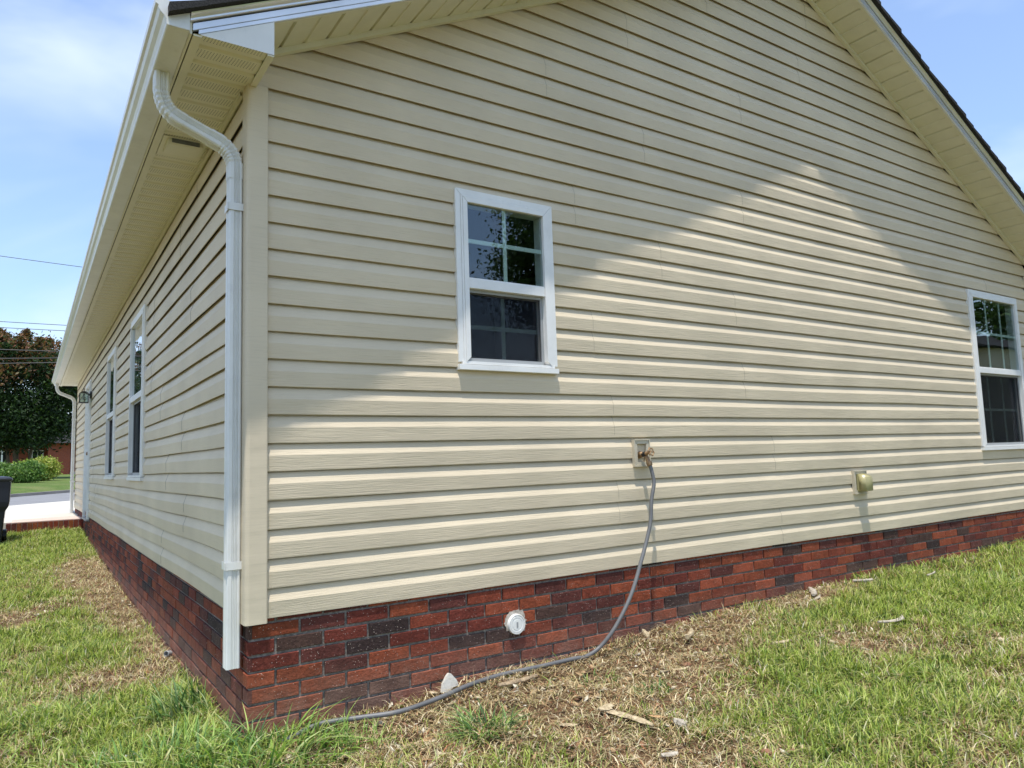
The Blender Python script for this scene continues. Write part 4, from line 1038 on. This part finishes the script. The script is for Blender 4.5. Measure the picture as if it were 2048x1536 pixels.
mb.add([(a, -.012-.35*(b-.07)*-1*.5-.012, b) for a, b in pl]+[(a*.92, -.012-.35*(b-.07)*-1*.5+.006, b*.97) for a, b in pl], [tuple(range(9)), tuple(range(17, 8, -1))]+[(k, (k+1) % 9, (k+1) % 9+9, k+9) for k in range(9)])
o = mb.build("broken_chip", plain("white_chip", (.60, .57, .50), .8, bs=80, bstr=.5, dirt=.5), bevel=.002); o.location = (.94, -.035, zb_+.012); tag(o, "bright white broken chip leaning on the brick behind the hose", "debris")
scrap("wood_chunk", 2.21, -.10, R(80), .055, .03, .03, M_WOODP, "small upright tan chunk at the brick behind the short stick", 17, lift=.03, tilt=.5)
scrap("dead_leaf", .63, -.44, R(20), .07, .035, .004, M_DEADLEAF, "reddish curled dead leaf left of the green clump", 18, lift=.014, cat="leaf", pointy=1)
scrap("dead_leaf", 1.50, -.90, R(-60), .09, .03, .006, M_DEADLEAF, "brown curled leaf beside the crumpled white shred", 19, lift=.015, cat="leaf", pointy=1)
scrap("dead_leaf", .71, -.60, R(70), .05, .03, .004, M_DEADLEAF, "small dead leaf in the soil at the lower left of the green clump", 20, lift=.012, cat="leaf", pointy=1)
scrap("clay_clod", -.76, 3.72, R(10), .30, .14, .016, M_CLAY if 'M_CLAY' in globals() else plain("orange_clay", (.40, .23, .12), .9, bs=60, bstr=.8), "flat orange clay patch in the side yard grass", 21, lift=-.002, cat="clod", pointy=.9)
scrap("clay_clod", -.72, 1.35, R(-10), .16, .08, .016, bpy.data.materials['orange_clay'], "small orange clay patch in the left foreground grass", 22, lift=.0, cat="clod", pointy=.9)

# ------------------------------------------------------------------ trees and shrubs
def leaves(name, cen, ncl, per, ell, size, cols, seed, parent, shell=.55, tips=None, csize=.35, flat=.0, zcut=None, spikes=0):
    rg = np.random.default_rng(seed)
    d = rg.normal(size=(ncl, 3)); d /= np.linalg.norm(d, axis=1)[:, None]
    r = shell+(1-shell)*rg.random(ncl)**.6; lump = .78+.35*vnoise(d[:, 0]*2+5, d[:, 1]*2+d[:, 2]*2.3, 1.6, seed)
    c = d*(r*lump)[:, None]*np.array(ell)
    if zcut is not None: c = c[c[:, 2] > zcut]
    cs = np.full(len(c), csize)
    if spikes:
        s = rg.normal(size=(spikes, 3)); s[:, 2] = abs(s[:, 2])+.6; s /= np.linalg.norm(s, axis=1)[:, None]
        for k in range(5):
            c = np.concatenate([c, s*np.array(ell)*(.92+.045*k*rg.uniform(.5, 1.2, (spikes, 1)))]); cs = np.concatenate([cs, np.full(spikes, csize*(.5-.07*k))])
    n = len(c); P = np.repeat(c, per, 0)+rg.normal(size=(n*per, 3))*np.repeat(cs, per)[:, None]*np.array([1, 1, .7])
    tint = np.repeat(rg.random(n), per); up_ = np.repeat(c[:, 2]/ell[2], per)
    N_ = len(P); base = np.array(cols)[rg.integers(0, len(cols), N_)]*rg.uniform(.75, 1.25, (N_, 1))
    if tips is not None:
        k = (tint*.45+.75*up_ > .55) & (rg.random(N_) < .75); base[k] = np.array(tips)[rg.integers(0, len(tips), k.sum())]*rg.uniform(.8, 1.2, (k.sum(), 1))
    a = rg.normal(size=(N_, 3)); a /= np.linalg.norm(a, axis=1)[:, None]; b = np.cross(a, rg.normal(size=(N_, 3))); b /= np.linalg.norm(b, axis=1)[:, None]
    s = size*rg.uniform(.6, 1.3, (N_, 1)); co = np.stack([P-a*s, P+b*s*.45, P+a*s, P-b*s*.45], 1).reshape(-1, 3)+np.array([cen])
    f4 = np.arange(N_*4).reshape(-1, 4); cc = np.repeat(base, 4, 0)
    return np_mesh(name, co, f4, None, cc, M_LEAF, parent)
def trunk(parent, base, top, r, nl, seed, spread, multi=1, name="trunk"):
    rr = random.Random(seed)
    mb = MB()
    for k in range(multi):
        a = 6.283*k/multi+rr.uniform(-.4, .4); s = 0 if multi == 1 else spread*.35
        b0 = Vector(base)+Vector((math.cos(a), math.sin(a), 0))*(.0 if multi == 1 else r*3)
        t0 = Vector(top)+Vector((math.cos(a), math.sin(a), 0))*s
        m_ = b0.lerp(t0, .5)+Vector((rr.uniform(-.15, .15), rr.uniform(-.15, .15), 0))
        mb.tube([b0, b0.lerp(m_, .5), m_, t0], [r, r*.85, r*.7, r*.45], 9)
        for j in range(nl):
            p = b0.lerp(t0, rr.uniform(.5, .98)); aa = rr.uniform(0, 6.283); q = p+Vector((math.cos(aa)*spread*rr.uniform(.4, .9), math.sin(aa)*spread*rr.uniform(.4, .9), spread*rr.uniform(.2, .8)))
            mb.tube([p, p.lerp(q, .5)+Vector((0, 0, .1*spread)), q], [r*.4, r*.25, r*.08], 6)
    return mb.build(name, M_BARK, parent, smooth=True)
G_DK = [(.016, .036, .010), (.028, .060, .015), (.042, .080, .022), (.012, .027, .008)]
G_RU = [(.19, .085, .045), (.24, .12, .06), (.15, .085, .035), (.15, .12, .04)]
tx, ty = -1.3, 53.0; tz_ = lawn_z(tx, ty)
t = empty("tree", (tx, ty, tz_), "dark round crowned tree with rusty tips across the road", "tree")
trunk(t, (tx, ty, tz_), (tx, ty, tz_+3.2), .13, 6, 1, 2.4, 4)
leaves("crown", (tx, ty, 5.7), 560, 95, (4.6, 4.6, 4.0), .12, G_DK, 3, t, .45, G_RU, .48, zcut=-3.1, spikes=26)
t = empty("tree", (-9.5, 58, lawn_z(-9.5, 58)), "second dark tree across the road, mostly left of the frame", "tree")
trunk(t, (-9.5, 58, .5), (-9.5, 58, 4), .2, 6, 2, 2.6, 1); leaves("crown", (-9.5, 58, 6.5), 300, 70, (4.4, 4.4, 4.2), .16, G_DK, 4, t, .4, G_RU, .55, spikes=14)
def shrub(x, y, r, h_, cols, label, seed, n=120, per=60, size=.06):
    z = lawn_z(x, y); s = empty("shrub", (x, y, z), label, "shrub")
    mb = MB(); rr = random.Random(seed)
    for k in range(7):
        a = rr.uniform(0, 6.28); mb.tube([(x, y, z-.05), (x+math.cos(a)*r*.3, y+math.sin(a)*r*.3, z+h_*.4), (x+math.cos(a)*r*.6, y+math.sin(a)*r*.6, z+h_*.75)], [.03, .02, .008], 5)
    mb.build("stem", M_BARK, s); leaves("foliage", (x, y, z+h_*.48), n, per, (r, r, h_*.52), size, cols, seed, s, .35, None, .13)
YG = [(.26, .34, .05), (.36, .42, .07), (.16, .25, .04), (.42, .40, .10)]; MG = [(.10, .20, .04), (.16, .28, .06), (.06, .13, .03), (.22, .32, .09)]
shrub(-.85, 39.6, .70, 1.0, MG, "darker glossy green shrub nearer the road behind the trash can", 31)
shrub(-1.9, 40.3, .75, .95, MG, "green shrub at the left edge behind the trash can", 32)
shrub(-.15, 44.0, .85, 1.25, YG, "yellow green spreading shrub in front of the porch", 33, 170)
shrub(-.95, 43.6, .7, 1.1, YG[:3], "yellow green shrub between the dark shrub and the porch", 34)

# brick house across the road
HY = 74; hz = .62
bh = empty("brick_house", (-2, HY, hz), "red brick house with a white porch behind the tree across the road", "house")
mb = MB(); mb.box((.75, HY, hz-.4), (2.45, HY+8, 3.4)); mb.box((2.46, HY+1.2, hz-.4), (9, HY+8, 3.4)); mb.box((-12, HY+1.5, hz-.4), (.74, HY+8, 3.4)); mb.build("wall", M_FBRICK, bh)
mb = MB(); mb.prism([(HY-.6, 3.41), (HY+8.6, 3.41), (HY+4, 6.2)], 0, -12.5, 9.5); mb.build("roof", M_SHING, bh)
mb = MB(); mb.box((-12, HY-.3, hz-.2), (.73, HY+1.48, hz+.18)); mb.build("porch_floor", M_KERB, bh)
for x in (-.62, -2.6, -4.8, -7): 
    mb = MB(); mb.box((x-.06, HY-.2, hz+.18), (x+.06, HY-.08, 3.4)); mb.build("porch_post", M_WHITE, bh)
mb = MB(); mb.box((-12, HY-.18, hz+.95), (.6, HY-.1, hz+1.03)); mb.build("porch_rail", M_WHITE, bh)
for (x0, x1) in ((-.45, .45), (-3.6, -2.2), (-6.6, -5.2)):
    wn = bpy.data.objects.new("window", None); COL.objects.link(wn); wn.parent = bh; wn.location = (x0+2, 1.4, .4)
    mb = MB(); y_ = HY+1.44
    mb.box((x0, y_-.04, 1.15), (x1, y_+.05, 1.25)); mb.box((x0, y_-.04, 2.75), (x1, y_+.05, 2.85))
    for u in (x0, (x0+x1)/2-.04, x1-.08): mb.box((u, y_-.05, 1.251), (u+.08, y_+.05, 2.749))
    o = mb.build("frame", M_WHITE, wn); mb = MB(); mb.box((x0+.02, y_+.0, 1.2), (x1-.02, y_+.02, 2.8)); mb.build("pane", M_FRAMEBRN, wn)
mb = MB(); mb.box((2.62, HY+1.12, hz-.1), (2.72, HY+1.19, 3.3)); mb.build("drain_pipe", M_WHITE, bh)
mb = MB(); mb.box((3.0, HY+1.14, 1.3), (3.9, HY+1.19, 2.6)); mb.build("shutter", M_BLACK, bh)
mb = MB(); mb.box((2.5, HY+.5, hz-.4), (4.2, HY+1.18, hz+.2)); mb.build("step", M_CONC, bh)

# ------------------------------------------------------------------ overhead wires
wires = [((-2.043, 10.25), (1.185, 10.123), "highest thin wire crossing the sky alone"), ((-1.949, 7.34), (.622, 7.356), "upper of two close wires just above the tree"),
         ((-1.94, 7.076), (.609, 7.102), "lower of two close wires just above the tree"), ((-1.909, 6.11), (.402, 6.149), "wire across the very top of the tree crown"),
         ((-1.896, 5.716), (.352, 5.85), "middle wire in front of the tree crown"), ((-1.889, 5.498), (.319, 5.644), "lowest wire in front of the tree crown")]
for i, ((xa, za), (xb, zb), lab) in enumerate(wires):
    s = (zb-za)/(xb-xa); s = s if abs(s) < .05 else .05*np.sign(s); s2 = (zb-za)/(xb-xa); zm_ = (za+zb)/2; xm_ = (xa+xb)/2; mb = MB()
    pts = [(x, 35, zm_+s2*(x-xm_)+(0 if abs(x) < 3 else 0)+.0012*(x-xm_)**2) for x in np.linspace(-28, 26, 40)]
    mb.tube(pts, .014 if i < 3 else .020, 5); tag(mb.build("power_line", M_WIRE), lab, "wire", "overhead wires crossing the street")

# ------------------------------------------------------------------ what stands behind the camera (mirrored in the panes)
def back_tree(x, y, zc, ell, label, seed, n=320, per=150, size=.065, hb=None):
    t = empty("tree", (x, y, -.5), label, "tree", "trees behind the camera"); trunk(t, (x, y, -.7), (x, y, zc-ell[2]*.3), .2, 7, seed, ell[0]*.6)
    leaves("crown", (x, y, zc), n, per, ell, size, [(.05, .10, .025), (.08, .15, .035), (.03, .06, .015)], seed, t, .3, None, .32)
back_tree(11.6, -11.2, 5.9, (2.6, 2.6, 2.4), "broad leafy tree standing in the yard behind the camera", 51)
back_tree(24.5, -4.6, 3.6, (2.6, 2.9, 3.8), "tall dark tree in the yard right of the house", 52, size=.10)
back_tree(25.5, -14.0, 5.2, (4.5, 4.5, 4.6), "large tree at the back of the right yard", 53)
nh = empty("neighbour_house", (17, -8, -.4), "pale sided neighbouring house beyond the right yard", "house")
mb = MB(); 
for k in range(20): mb.box((16.2+.004*(k % 2), -9.5, -.3+k*.15), (21, -3.92, -.3+k*.15+.149))
mb.build("wall", M_SIDL, nh)
mb = MB(); mb.prism([(-9.9, 2.705), (-3.75, 2.705), (-6.8, 3.9)], 0, 15.9, 21.4); mb.build("roof", M_SHING, nh)
mb = MB(); mb.box((16.15, -5.9, .7), (16.19, -4.9, 2.0)); mb.build("window", M_FRAMEBRN, nh)
